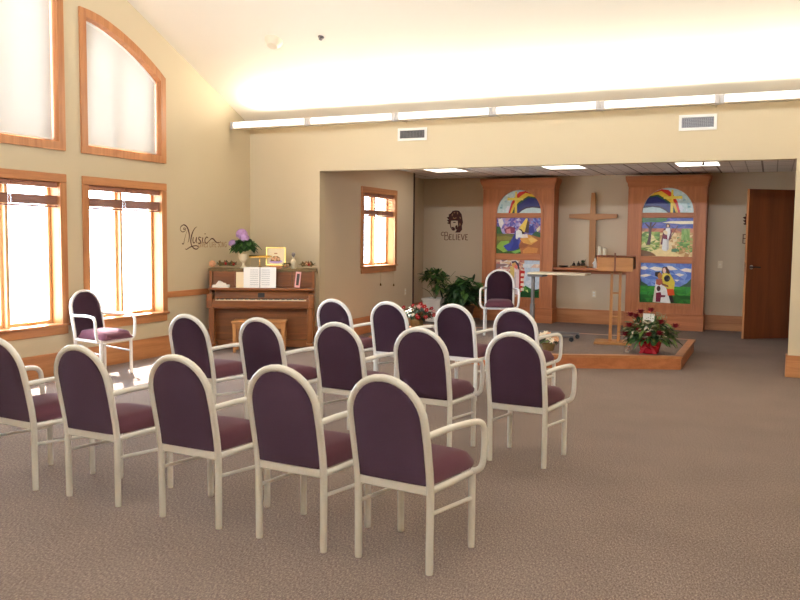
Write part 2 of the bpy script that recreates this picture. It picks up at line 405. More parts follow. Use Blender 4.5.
# ---- windows
def PANE(par, x, y0, y1, z0, z1):
    b = mb('glass'); b.poly([(x, y0, z0), (x, y1, z0), (x, y1, z1), (x, y0, z1)]); return b.build('pane', par, smooth=0)
def lower_window(name, y0, y1, zb, zt, fx, depth, cw=.088, mull=True):
    """fx: x of the wall face; window looks towards -x"""
    r = sroot(name, (fx, 0, 0))
    c = mb('oak_z'); c.box(0, .022, y0, y0+cw, zb+.085, zt-cw, bev=.004); c.box(0, .022, y1-cw, y1, zb+.085, zt-cw, bev=.004)
    c.m(M['oak_y']); c.box(0, .024, y0, y1, zt-cw, zt, bev=.004); c.build('casing', r)
    a = mb('oak_y'); a.box(0, .02, y0+.01, y1-.01, zb, zb+.085, bev=.004); a.build('apron', r)
    s = mb('oak_y'); s.box(-depth, .05, y0-.012, y1+.012, zb+.085, zb+.112, bev=.006) if False else s.box(-.001, .045, y0-.012, y1+.012, zb+.085, zb+.11, bev=.005)
    s.box(-depth, 0, y0+.071, y1-.071, zb+.101, zb+.11); s.build('sill', r)
    h0, h1, hz0, hz1 = y0+.07, y1-.07, zb+.11, zt-.07
    j = mb('pine_z'); j.box(-depth, 0, h0, h0+.018, hz0, hz1); j.box(-depth, 0, h1-.018, h1, hz0, hz1); j.m(M['pine_y']); j.box(-depth, 0, h0+.018, h1-.018, hz1-.018, hz1); j.build('jamb', r)
    ym = (h0+h1)/2; xs = -depth+.03
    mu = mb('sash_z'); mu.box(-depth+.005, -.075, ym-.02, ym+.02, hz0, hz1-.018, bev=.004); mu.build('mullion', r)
    for a0, a1 in ((h0+.018, ym-.02), (ym+.02, h1-.018)):
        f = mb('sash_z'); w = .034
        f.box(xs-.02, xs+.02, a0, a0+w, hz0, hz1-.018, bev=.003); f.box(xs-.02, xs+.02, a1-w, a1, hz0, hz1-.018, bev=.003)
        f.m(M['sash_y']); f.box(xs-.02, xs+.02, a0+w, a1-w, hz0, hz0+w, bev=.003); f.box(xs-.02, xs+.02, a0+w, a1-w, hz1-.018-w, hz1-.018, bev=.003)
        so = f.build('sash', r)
        PANE(so, xs, a0+w-.005, a1-w+.005, hz0+w-.005, hz1-.013-w)
        lk = mb('brass'); lk.box(xs+.02, xs+.045, (a0+a1)/2-.05, (a0+a1)/2+.05, hz0+.012, hz0+.03, bev=.003); lk.build('latch', so)
    return r, h0, h1, hz0, hz1, ym
def wood_blind(y0, y1, ztop, fx, label, group, gap=.085, slats=2, stack=.095, tassel=None):
    t = thing('wooden_blind', label, 'blind', (fx, (y0+y1)/2, ztop), 0, group)
    w = (y1-y0)/2-.006
    mb('blind_wood').box(-.05, .005, -w, w, -.052, 0, bev=.003).build('headrail', t)
    s = mb('blind_wood')
    for k in range(slats):
        z = -.052-(k+.6)*gap/(slats+.3)
        s.box(-.045, .0, -w, w, z-.0015, z+.0015)
    for k in range(11):
        z = -.052-gap-k*stack/11
        s.box(-.046+rnd.uniform(-.002, .002), .001+rnd.uniform(-.002, .002), -w, w, z-.0035, z+.003)
    s.build('slats', t)
    mb('blind_wood').box(-.048, .003, -w, w, -.052-gap-stack-.02, -.052-gap-stack-.002, bev=.003).build('bottom_rail', t)
    for yy in (-w*.7, 0, w*.7):
        mb('cord').tube([(.002, yy, -.05), (.002, yy, -.052-gap)], .0025, 6).build('ladder_cord', t)
    if tassel:
        yy, zz = tassel
        c = mb('cord').tube([(.03, yy, -.03), (.035, yy, -.6), (.035, yy, zz-ztop+.03)], .0022, 6).build('pull_cord', t)
        mb('dried').lathe([(.004, .035), (.011, .02), (.013, 0), (.006, -.004)], (.035, yy, zz-ztop), 10).build('tassel', c)
    return t
for i, (y0, y1) in enumerate(WIN):
    r, h0, h1, hz0, hz1, ym = lower_window('window_%d' % (i+1), y0, y1, WB, WT, 0, .17)
    wname = 'the lower window beside the piano wall text' if i == 0 else 'the lower window at the photo edge'
    if i == 0: ls = ('raised brown wooden blind on the left sash of the window behind the lone chair', 'raised brown wooden blind on the right sash of the window behind the lone chair')
    else: ls = ('raised brown wooden blind on the left sash of the leftmost lower window', 'raised brown wooden blind on the right sash of the leftmost lower window')
    wood_blind(h0+.018, ym-.004, hz1-.02, -.012, ls[0], 'wooden blinds on the lower windows', slats=0)
    wood_blind(ym+.004, h1-.018, hz1-.02, -.012, ls[1], 'wooden blinds on the lower windows', slats=0)
r, h0, h1, hz0, hz1, ym = lower_window('window_5', *AW[0], AWB, AWT, XO, .17, cw=.085)
wood_blind(h0+.018, ym-.004, hz1-.02, XO-.012, 'half raised brown wooden blind over the left sash of the small alcove window', 'wooden blinds on the alcove window', gap=.20, slats=4, stack=.07, tassel=(.30, .70))
wood_blind(ym+.004, h1-.018, hz1-.02, XO-.012, 'half raised brown wooden blind over the right sash of the small alcove window', 'wooden blinds on the alcove window', gap=.20, slats=4, stack=.07, tassel=(.24, .67))
for i in (0, 1):
    r = sroot('window_%d' % (i+3)); o = upper_out[i]; inn = inset(o, .085); j0 = inset(o, .07); j1 = inset(o, .088)
    mb('oak_z').solid(o, [inn], left_fn, .022, 0).build('casing', r)
    mb('oak_z').solid(j0, [j1], left_fn, 0, -.17).build('jamb', r)
    s0 = inset(o, .089); s1 = inset(o, .13)
    so = mb('oak_z').solid(s0, [s1], left_fn, -.13, -.165).build('sash', r)
    gb = mb('glass'); gl_ = inset(o, .125)
    for tr in tessellate_polygon([[Vector((p[0], p[1], 0)) for p in gl_]]): gb.poly([(-.148, gl_[k][0], gl_[k][1]) for k in tr])
    gb.build('pane', so, smooth=0)
    ymid = (WIN[i][0]+WIN[i][1])/2; mb('oak_z').box(-.16, -.125, ymid-.03, ymid+.03, UB+.12, 3.66 if i == 0 else 4.02).build('mullion', r)
    # white slatted blind, clipped to the arch
    y0, y1 = WIN[i]; inn2 = inset(o, .096)
    def ext(z):
        ys = []
        for k in range(len(inn2)):
            a, c = inn2[k], inn2[(k+1) % len(inn2)]
            if (a[1]-z)*(c[1]-z) < 0: ys.append(a[0]+(c[0]-a[0])*(z-a[1])/(c[1]-a[1]))
        return (min(ys), max(ys)) if len(ys) >= 2 else None
    t = thing('white_blind', ['closed white slatted blind in the arched upper window nearest the piano', 'closed white slatted blind in the upper window cut by the photo edge'][i], 'blind', (-.06, (y0+y1)/2, UB+.1), 0, 'white blinds on the upper windows')
    s = mb('blind_white'); yc = (y0+y1)/2; z = UB+.125; zmax = max(p[1] for p in inn2)
    while z < zmax-.02:
        e = ext(z+.010)
        if e and e[1]-e[0] > .05:
            a, c = e[0]+.006-yc, e[1]-.006-yc; zz = z-UB-.1
            # closed slat: a thin strip tilted steeply, split where the two blinds meet
            for p, q in ((a, c),):
                if q-p > .02:
                    s.poly([(.0022, p, zz+.016), (.0022, q, zz+.016), (-.0022, q, zz-.011), (-.0022, p, zz-.011)])
        z += .0205
    s.build('slats', t, smooth=0)
    mb('white').box(-.02, .02, inn2[0][0]+.006-yc, inn2[1][0]-.006-yc, .002, .02, bev=.003).build('bottom_rail', t)
    hb = inset(o, .096); top = hb[2:][::-1]
    rl = mb('white')
    pts = [(0, p[0]-yc, p[1]-UB-.1-.012) for p in top]; rl.tube(pts, .014, 6); rl.build('headrail', t)
# ------------------------------------------------------------------ fixtures
LZ, LY = 2.90, -.46
xs = [.03, 1.21, 2.43, 3.66, 4.885, 6.10, 7.32, 8.54]
def strip(x0, x1, y, label, group, sgn=1):
    t = thing('linear_light', label, 'light', ((x0+x1)/2, y, LZ), 0, group)
    w = (x1-x0)/2-.045
    h = mb('housing')
    h.box(-w, w, -.055, .055, -.046, -.034, bev=.003); h.box(-w, w, .046, .056, -.046, .03); h.build('housing', t, smooth=0)
    mb('lens').solid([(.05*math.cos(2*PI*k/16), .008+.044*math.sin(2*PI*k/16)) for k in range(16)], [], lambda a, c, q: (q, a, c), -w+.004, w-.004).build('lens', t, smooth=60)
    for e in (-1, 1): mb('joint').box(e*w-.004 if e > 0 else -w-.045, w+.045 if e > 0 else -w+.004, -.045, .05, -.046, .05, bev=.006).build('end_cap', t)
    mb('wall').tube([(w*.97, .05*sgn, .0), (w*.97, -y+.002 if sgn > 0 else YB-y-.002, .0)], .007, 8).build('wall_bracket', t)
    ld = bpy.data.lights.new('tube_lamp', 'AREA'); ld.shape = 'RECTANGLE'; xa = max(x0, .38); ld.size = x1-xa-.1; ld.size_y = .09; ld.energy = STRIP_W; ld.color = STRIP_C if sgn > 0 else REAR_FILL_C; ld.energy = STRIP_W*(x1-xa)/1.22 if sgn > 0 else REAR_FILL_W
    lo = bpy.data.objects.new('tube_lamp', ld); COL.objects.link(lo); lo.location = ((xa+x1)/2, y-.03*sgn, LZ+.085); lo.rotation_euler = (PI+sgn*LTILT, 0, 0)
nm = ['first', 'second', 'third', 'fourth', 'fifth', 'sixth']
for i in range(6):
    strip(xs[i], xs[i+1], LY, 'glowing white linear light above the alcove opening, %s from the left wall' % nm[i], 'linear lights along the front wall')
strip(xs[6], xs[7], LY, 'glowing white linear light above the alcove opening, farthest from the windows', 'linear lights along the front wall')
for i in range(7):
    strip(xs[i], xs[i+1], YB+.46, 'added unseen fill light on the rear wall behind the camera', 'added fill lights along the rear wall', -1)  # unseen row, added to brighten the chair backs
def vent(x0, x1, z0, z1, label):
    t = thing('wall_vent', label, 'vent', ((x0+x1)/2, 0, z0), 0, 'air vents on the front wall')
    w, h = (x1-x0)/2, z1-z0
    mb('white').solid([(-w, 0), (w, 0), (w, h), (-w, h)], [[(-w+.03, .03), (w-.03, .03), (w-.03, h-.03), (-w+.03, h-.03)]], lambda a, c, q: (a, q, c), 0, -.012).build('frame', t, smooth=0)
    mb('black').box(-w+.03, w-.03, -.004, -.001, .03, h-.03).build('backing', t)
    g = mb('grey'); n = 7
    for k in range(n): z = .03+(k+.5)*(h-.06)/n; g.box(-w+.03, w-.03, -.010, -.005, z-.003, z+.003)
    n = 17
    for k in range(n): x = -w+.03+(k+.5)*(2*w-.06)/n; g.box(x-.0025, x+.0025, -.012, -.006, .03, h-.03)
    g.build('grille', t, smooth=0)
vent(2.248, 2.648, 2.67, 2.828, 'white framed air vent on front wall, left one of the two')
vent(5.658, 6.052, 2.653, 2.824, 'white framed air vent on front wall, right one of the two')
cn = Vector((0, SL, 1)).normalized()
def on_ceiling(name, label, cat, x, y, prof, mt):
    o = mb(mt).lathe(prof, seg=20).build(name); o.location = (x, y, HS-SL*y); o.rotation_euler = cn.to_track_quat('Z', 'Y').to_euler()
    return tag(o, label, cat)
on_ceiling('smoke_detector', 'round white smoke detector on the sloped ceiling', 'smoke detector', 1.38, -1.54, [(.06, -.075), (.075, -.055), (.10, -.035), (.11, 0)], 'ivory')
on_ceiling('sprinkler_head', 'small sprinkler head on the sloped ceiling', 'sprinkler', 1.987, -1.52, [(.022, -.03), (.012, -.028), (.012, -.012), (.03, -.008), (.036, 0)], 'grey')
def troffer(x0, x1, y0, y1, label):
    t = thing('ceiling_light', label, 'light', ((x0+x1)/2, (y0+y1)/2, HC), 0, 'recessed lights of the alcove ceiling')
    a, c = (x1-x0)/2, (y1-y0)/2
    mb('white').solid([(-a, -c), (a, -c), (a, c), (-a, c)], [[(-a+.02, -c+.02), (a-.02, -c+.02), (a-.02, c-.02), (-a+.02, c-.02)]], lambda p, q, s: (p, q, s), -.012, .0).build('frame', t, smooth=0)
    mb('lens2').box(-a+.02, a-.02, -c+.02, c-.02, -.008, -.001).build('diffuser', t, smooth=0)
troffer(1.56, 2.16, 1.85, 3.05, 'glowing ceiling light panel of the alcove nearest the small window')
troffer(3.46, 4.06, 1.80, 3.00, 'glowing ceiling light panel of the alcove in front of the hanging cross')
troffer(5.35, 5.95, 1.86, 3.06, 'glowing ceiling light panel of the alcove before the right stained-glass cabinet')
o = mb('dark').lathe([(.035, -.07), (.02, -.062), (.014, -.05), (.014, -.02), (.04, -.012), (.045, 0)], seg=14).build('sprinkler_head'); o.location = (5.76, 2.25, HC+.003); tag(o, 'dark sprinkler head hanging before the right alcove ceiling light', 'sprinkler')
o = mb('ivory').lathe([(.012, -.035), (.025, -.03), (.03, 0)], seg=14).build('sprinkler_head'); o.location = (5.42, 3.4, HC+.003); tag(o, 'small white sprinkler head on the alcove ceiling tiles', 'sprinkler')

# ------------------------------------------------------------------ armchairs
def interp(tab, z):
    for (z0, v0), (z1, v1) in zip(tab, tab[1:]):
        if z <= z1: return v0+(v1-v0)*max(0, z-z0)/(z1-z0)
    return tab[-1][1]
YT = [(0, 0), (.36, -.002), (.45, -.014), (.58, -.040), (.67, -.060), (.8525, -.098)]
WT_ = [(0, .184), (.36, .186), (.45, .187), (.58, .188), (.67, .186)]
TR = .0175
def make_chair():
    t = thing('armchair', 'x', 'chair', (0, 0, 0), 0, 'x')
    path = [(-interp(WT_, z), interp(YT, z), z) for z in (.345, .40, .45, .52, .58, .63, .67)]
    n = 16
    for k in range(1, n): a = PI*k/n; path.append((-.186*math.cos(a), -.060-.038*math.sin(a), .67+.1825*math.sin(a)))
    path += [(-p[0], p[1], p[2]) for p in path[:7]][::-1]
    mb('frame').tube(path, TR, 12).build('back_frame', t)
    for s in (-1, 1):
        mb('frame').tube([(s*.184, 0, 0), (s*.184, 0, .02), (s*.186, -.002, .36)], [TR*.92, TR, TR], 12).build('leg', t)
    for s in (-1, 1):
        mb('frame').tube([(s*.194, .386, 0), (s*.194, .386, .02), (s*.194, .384, .368)], [TR*.9, TR*.97, TR*.97], 12).build('leg', t)
    f = mb('frame')
    f.box(-.175, .175, -.012, .012, .345, .390, bev=.006)
    f.box(-.18, .18, .375, .395, .348, .383, bev=.006)
    for s in (-1, 1): f.tube([(s*.184, .0, .365), (s*.193, .384, .360)], .0155, 10)
    f.build('seat_frame', t)
    for s in (-1, 1):
        mb('frame').tube([(s*.181, .0, .262), (s*.194, .386, .238)], .0095, 8).build('stretcher', t)
    for s in (-1, 1):
        p = [(.188, -.046, .612), (.192, .0, .614), (.205, .11, .619), (.232, .23, .622), (.247, .31, .618), (.253, .352, .604), (.256, .374, .575), (.256, .38, .53), (.254, .382, .47), (.250, .382, .425), (.240, .382, .392), (.220, .382, .374), (.196, .382, .366)]
        mb('frame').tube(catmull([(s*a, b_, c) for a, b_, c in p], 4), .0155, 10).build('arm', t)
    # seat cushion
    q = mb('plum_lit'); nu, nv = 12, 12; top = []; bot = []
    for j in range(nv+1):
        v = -1+2*j/nv; tr, br = [], []
        for i in range(nu+1):
            u = -1+2*i/nu
            vv = v*.995; yy = .215+.22*vv; hw = .172+.026*(vv+1)/2
            # rounded plan corners
            cut = 1-.10*max(0, abs(v)-.55)**2/.2025
            xx = u*hw*cut
            e = max(0, (1-abs(u)**8))*max(0, (1-abs(v)**9))
            tr.append(q.bm.verts.new((xx, yy, .408+.058*e**.55+.012*(1-u*u)*(1-v*v)-.010*max(0, v)**3)))
            br.append(q.bm.verts.new((xx*.985, yy*.99+.002, .381)))
        top.append(tr); bot.append(br)
    for j in range(nv):
        for i in range(nu):
            q.face((top[j][i], top[j][i+1], top[j+1][i+1], top[j+1][i])); q.face((bot[j][i], bot[j+1][i], bot[j+1][i+1], bot[j][i+1]))
    for j in range(nv):
        q.face((top[j][0], top[j+1][0], bot[j+1][0], bot[j][0])); q.face((top[j][nu], bot[j][nu], bot[j+1][nu], top[j+1][nu]))
    for i in range(nu):
        q.face((top[0][i], bot[0][i], bot[0][i+1], top[0][i+1])); q.face((top[nv][i], top[nv][i+1], bot[nv][i+1], bot[nv][i]))
    q.build('seat', t, smooth=50)
    # backrest cushion filling the arch
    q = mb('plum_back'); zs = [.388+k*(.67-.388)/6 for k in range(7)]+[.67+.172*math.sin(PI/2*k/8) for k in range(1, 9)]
    F, Bk = [], []; nu = 12
    for z in zs:
        hw = (interp(WT_, z) if z <= .67 else .186*math.sqrt(max(0.0, 1-((z-.67)/.1825)**2)))-(.012 if z <= .67 else .010)
        hw = max(hw, .012); yc = interp(YT, z)
        ez = min(1, (z-.380)/.03, (.848-z)/.03)
        fr, bk = [], []
        for i in range(nu+1):
            u = -1+2*i/nu; th = (.010+.014*(1-abs(u)**6)*max(0, ez)**.5)
            fr.append(q.bm.verts.new((u*hw, yc+th*1.25, z))); bk.append(q.bm.verts.new((u*hw, yc-th*.62, z)))
        F.append(fr); Bk.append(bk)
    for j in range(len(zs)-1):
        for i in range(nu):
            q.face((F[j][i], F[j][i+1], F[j+1][i+1], F[j+1][i])); q.face((Bk[j][i], Bk[j+1][i], Bk[j+1][i+1], Bk[j][i+1]))
        q.face((F[j][0], F[j+1][0], Bk[j+1][0], Bk[j][0])); q.face((F[j][nu], Bk[j][nu], Bk[j+1][nu], F[j+1][nu]))
    for i in range(nu):
        q.face((F[0][i], Bk[0][i], Bk[0][i+1], F[0][i+1])); q.face((F[-1][i], F[-1][i+1], Bk[-1][i+1], Bk[-1][i]))
    q.build('backrest', t, smooth=50)
    return t
CH = [  # x, y, heading, z, label, group
 (5.176, -6.4581, .1238, 0, 'white framed purple armchair at the aisle end of the row nearest the camera', 0),
 (4.6379, -6.4413, .0682, 0, 'white framed purple armchair, second from the aisle in the row nearest the camera', 0),
 (4.0209, -6.4029, .0559, 0, 'white framed purple armchair, middle one of five in the row nearest the camera', 0),
 (3.3341, -6.3587, .0511, 0, 'white framed purple armchair, fourth from the aisle in the row nearest the camera', 0),
 (2.7141, -6.3346, .10, 0, 'white framed purple armchair cut off by the left photo edge in the nearest row', 0),
 (5.2048, -4.6196, .0752, 0, 'cream framed purple armchair at the aisle end of the middle row', 1),
 (4.5850, -4.6472, .0609, 0, 'cream framed purple armchair, second from the aisle in the middle row', 1),
 (3.9596, -4.6222, .0807, 0, 'cream framed purple armchair in the centre of the middle row', 1),
 (3.3246, -4.6184, .0928, 0, 'cream framed purple armchair, fourth from the aisle in the middle row', 1),
 (2.7253, -4.6686, .0985, 0, 'cream framed purple armchair nearest the windows in the middle row', 1),
 (4.7030, -2.8557, .0939, 0, 'cream framed purple armchair at the aisle end of the row nearest the platform', 2),
 (4.1082, -2.7324, .1063, 0, 'cream framed purple armchair, second from the aisle in the row nearest the platform', 2),
 (3.4903, -2.7818, .1139, 0, 'cream framed purple armchair, third from the aisle in the row nearest the platform', 2),
 (2.9204, -2.7807, .1175, 0, 'cream framed purple armchair in front of the piano end of the row nearest the platform', 2),
 (.175, -3.18, 1.66, 0, 'lone white framed armchair turned sideways beside the sunny lower window', None),
 (3.265, 1.19, 2.84, .155, 'lone armchair facing the rows on the platform before the left stained-glass cabinet', None)]
GR = ['armchairs of the row nearest the camera', 'armchairs of the middle row', 'armchairs of the row nearest the platform']
proto = make_chair()
for i, (x, y, T, z, lab, g) in enumerate(CH):
    if 6 <= i <= 13: y -= .03
    if i == 0: r = proto; r.location = (x, y, z); r.rotation_euler = (0, 0, -T); r['label'] = lab
    else: r = dup(proto, (x, y, z), -T, lab, None)
    if g is None: del r['group']
    else: r['group'] = GR[g]
    if g is not None: pass
    # repaint nothing: all chairs share one frame colour

# ------------------------------------------------------------------ platform
PZ = .155
pl = [(5.79, -.035), (5.79, 1.70), (1.87, 1.70), (1.87, -.035), (3.83, -.875)]
t = thing('platform', 'low carpeted platform with oak edging in the alcove opening', 'platform', (3.83, .5, 0))
off = lambda L: [(a-3.83, c-.5) for a, c in L]
pin = inset(pl, .09); p2 = inset(pl, .018)
mb('oak_x').solid(off(pl)[::-1], [], lambda a, c, q: (a, c, q), PZ-.028, PZ).build('nosing', t, smooth=0) if False else None
b_ = mb('oak_x').solid(off(pl), [off(pin)], lambda a, c, q: (a, c, q), PZ-.03, PZ-.001); b_.build('nosing', t, smooth=0)
mb('cab_x').solid(off(p2), [], lambda a, c, q: (a, c, q), 0, PZ-.03).build('riser', t, smooth=0)
mb('carpet').solid(off(pin), [], lambda a, c, q: (a, c, q), PZ-.031, PZ).build('carpet_top', t, smooth=0)

# ------------------------------------------------------------------ stained glass cabinets
CD = .33
GL = {}
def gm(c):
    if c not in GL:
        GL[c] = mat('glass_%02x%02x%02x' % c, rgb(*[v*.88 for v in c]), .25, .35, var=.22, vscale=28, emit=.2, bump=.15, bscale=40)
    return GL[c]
def picture(name, parent, x0, z0, w, h, y, pieces):
    b = MB(); k = 0
    for col, pts in pieces:
        b.m(gm(col)); yy = y-.00004*k; k += 1
        pts = [(min(1, max(0, u)), min(1, max(0, v))) for u, v in pts]
        lp = [Vector((u, v, 0)) for u, v in pts]
        for tr in tessellate_polygon([lp]):
            b.poly([(x0+w*pts[i][0], yy, z0+h*pts[i][1]) for i in tr])
    o = b.build(name, parent, smooth=0); return o
def px(L, X0, Y0, W, H):   # crop pixels -> unit
    return [((a-X0)/W, 1-(c-Y0)/H) for a, c in L]
def ell(cx, cy, rx, ry, n=12, a0=0, a1=2*PI):
    return [(cx+rx*math.cos(a0+(a1-a0)*k/n), cy+ry*math.sin(a0+(a1-a0)*k/n)) for k in range(n)]
def mottled(cols, x0, y0, x1, y1, nx, ny, seed):
    r = random.Random(seed); out = []
    gx = [[x0+(x1-x0)*i/nx+(r.uniform(-.35, .35)*(x1-x0)/nx if 0 < i < nx else 0) for i in range(nx+1)] for j in range(ny+1)]
    gy = [[y0+(y1-y0)*j/ny+(r.uniform(-.35, .35)*(y1-y0)/ny if 0 < j < ny else 0) for i in range(nx+1)] for j in range(ny+1)]
    for j in range(ny):
        for i in range(nx):
            A, B_, C_, D_ = (gx[j][i], gy[j][i]), (gx[j][i+1], gy[j][i+1]), (gx[j+1][i+1], gy[j+1][i+1]), (gx[j+1][i], gy[j+1][i])
            for tri in (((A, B_, C_), (A, C_, D_)) if r.random() < .5 else ((A, B_, D_), (B_, C_, D_))): out.append((r.choice(cols), list(tri)))
    return out
def lunette(mirror):
    """rainbow over a yellow cross; unit square, v up, semicircle of radius .5 in u, 1 in v"""
    P = []
    def clipc(pts):
        o = []
        for u, v in pts:
            dx, dy = (u-.5)/.5, v; r = math.hypot(dx, dy)
            if r > .995: dx, dy = dx/r*.995, dy/r*.995
            o.append((.5+.5*dx, dy))
        return o
    semi = [(.5+.5*math.cos(PI*k/24), math.sin(PI*k/24)) for k in range(25)]
    P.append(((186, 206, 204), semi))
    r = random.Random(3)
    for k in range(26):
        a, c = r.uniform(.62, .98), r.uniform(0, .9)
        s = r.uniform(.03, .07); P.append((r.choice([(150, 180, 186), (206, 214, 200), (120, 160, 160), (214, 216, 222)]), clipc([(a, c), (a+s, c+.02), (a+s*.8, c+.09), (a, c+.10)])))
    def band(col, top, bot): P.append((col, clipc(top+bot[::-1])))
    # curves sweep from the left rim down to the right of the cross (right cabinet); mirrored for the left one
    c1 = [(.20, .98), (.36, 1.0), (.50, .92), (.60, .72), (.68, .45), (.74, .0)]
    c2 = [(.20, .86), (.36, .88), (.47, .74), (.56, .58), (.64, .36), (.70, .0)]
    c3 = [(.12, .72), (.30, .74), (.42, .60), (.52, .46), (.60, .28), (.66, .0)]
    c4 = [(.08, .66), (.28, .67), (.40, .54), (.50, .40), (.57, .24), (.62, .0)]
    c5 = [(.06, .58), (.26, .60), (.38, .48), (.48, .33), (.54, .18), (.58, .0)]
    c6 = [(.02, .28), (.2, .30), (.34, .27), (.46, .14), (.52, .04), (.54, .0)]
    c7 = [(.0, .20), (.2, .24), (.34, .20), (.44, .10), (.48, .03), (.50, .0)]
    band((196, 40, 30), c1, c2); band((226, 180, 52), c2, c3); band((44, 84, 50), c3, c4); band((34, 42, 104), c4, c5); band((40, 44, 110), c5, c6); band((52, 34, 62), c6, c7)
    P.append(((228, 196, 70), [(.545, 0), (.60, 0), (.595, .93), (.555, .93)])); P.append(((232, 204, 84), [(.41, .56), (.41, .66), (.77, .68), (.77, .56)]))
    if mirror: P = [(c, [(1-u, v) for u, v in p]) for c, p in P]
    return P
W_ = (236, 232, 226)
def panel_rock():
    q = lambda L: px(L, 65, 40, 625, 475)
    P = [((96, 92, 170), [(0, 0), (1, 0), (1, 1), (0, 1)])]
    P += mottled([(150, 150, 210), (120, 104, 180), (176, 160, 208), (104, 84, 160), (196, 150, 176), (78, 78, 160), (206, 196, 224)], 0, .45, .56, 1, 9, 7, 5)
    P += mottled([(90, 104, 184), (120, 140, 206), (62, 66, 150), (140, 110, 150), (70, 80, 160)], .68, .5, 1, 1, 5, 6, 6)
    P.append(((232, 226, 220), q([(85, 60), (140, 45), (165, 110), (130, 180), (100, 140)]))); P.append(((224, 210, 170), q([(625, 190), (680, 140), (675, 200), (640, 225)])))
    P.append(((124, 40, 76), q([(180, 190), (250, 150), (330, 170), (320, 240), (220, 250), (190, 240)]))); P.append(((206, 130, 140), q([(200, 195), (260, 180), (270, 245), (210, 245)])))
    P.append(((40, 44, 130), q([(520, 170), (580, 130), (610, 240), (520, 235)])))
    P.append(((44, 92, 44), q([(65, 150), (110, 160), (150, 250), (160, 330), (65, 330)]))); P.append(((40, 84, 40), q([(560, 270), (620, 215), (690, 235), (690, 300), (580, 300)])))
    P.append(((96, 96, 40), q([(65, 250), (160, 250), (340, 250), (320, 400), (65, 400)]))); P.append(((128, 120, 46), q([(65, 290), (200, 280), (310, 300), (250, 340), (80, 340)])))
    P.append(((56, 84, 34), q([(65, 400), (420, 420), (430, 515), (65, 515)])))
    P.append(((134, 176, 66), q([(80, 400), (130, 350), (250, 345), (240, 400), (180, 440), (230, 480), (170, 500), (70, 440)]))); P.append(((120, 176, 80), q([(280, 490), (420, 450), (430, 480), (340, 515)])))
    P.append(((176, 104, 54), q([(390, 400), (420, 330), (460, 260), (540, 260), (690, 300), (690, 515), (420, 515)])))
    P.append(((222, 158, 72), q([(400, 320), (470, 250), (540, 265), (655, 335), (560, 395), (450, 370)]))); P.append(((236, 190, 104), q([(520, 320), (560, 290), (650, 335), (560, 370)]))); P.append(((206, 134, 64), q([(440, 470), (520, 420), (660, 440), (640, 500), (450, 510)]))); P.append(((150, 84, 44), q([(385, 400), (430, 370), (520, 400), (460, 440), (400, 440)])))
    P.append(((78, 56, 40), q([(460, 120), (500, 60), (530, 100), (520, 240), (470, 230)])))
    P.append(((46, 62, 160), q([(340, 230), (300, 290), (260, 370), (165, 415), (230, 480), (330, 470), (385, 440), (390, 330), (350, 310)]))); P.append(((34, 46, 136), q([(330, 240), (300, 300), (310, 380), (260, 470), (340, 465), (380, 420), (370, 330)])))
    P.append((W_, q([(340, 220), (380, 190), (425, 215), (430, 250), (500, 270), (510, 300), (420, 305), (385, 290), (360, 325), (340, 310)]))); P.append(((236, 220, 206), q([(430, 265), (500, 250), (515, 300), (440, 305)])))
    P.append(((64, 42, 40), q([(370, 185), (440, 190), (470, 240), (430, 260), (420, 215)])))
    P.append(((240, 206, 92), q([(480, 45), (505, 50), (465, 228), (440, 222), (425, 195), (380, 175)])))
    return P
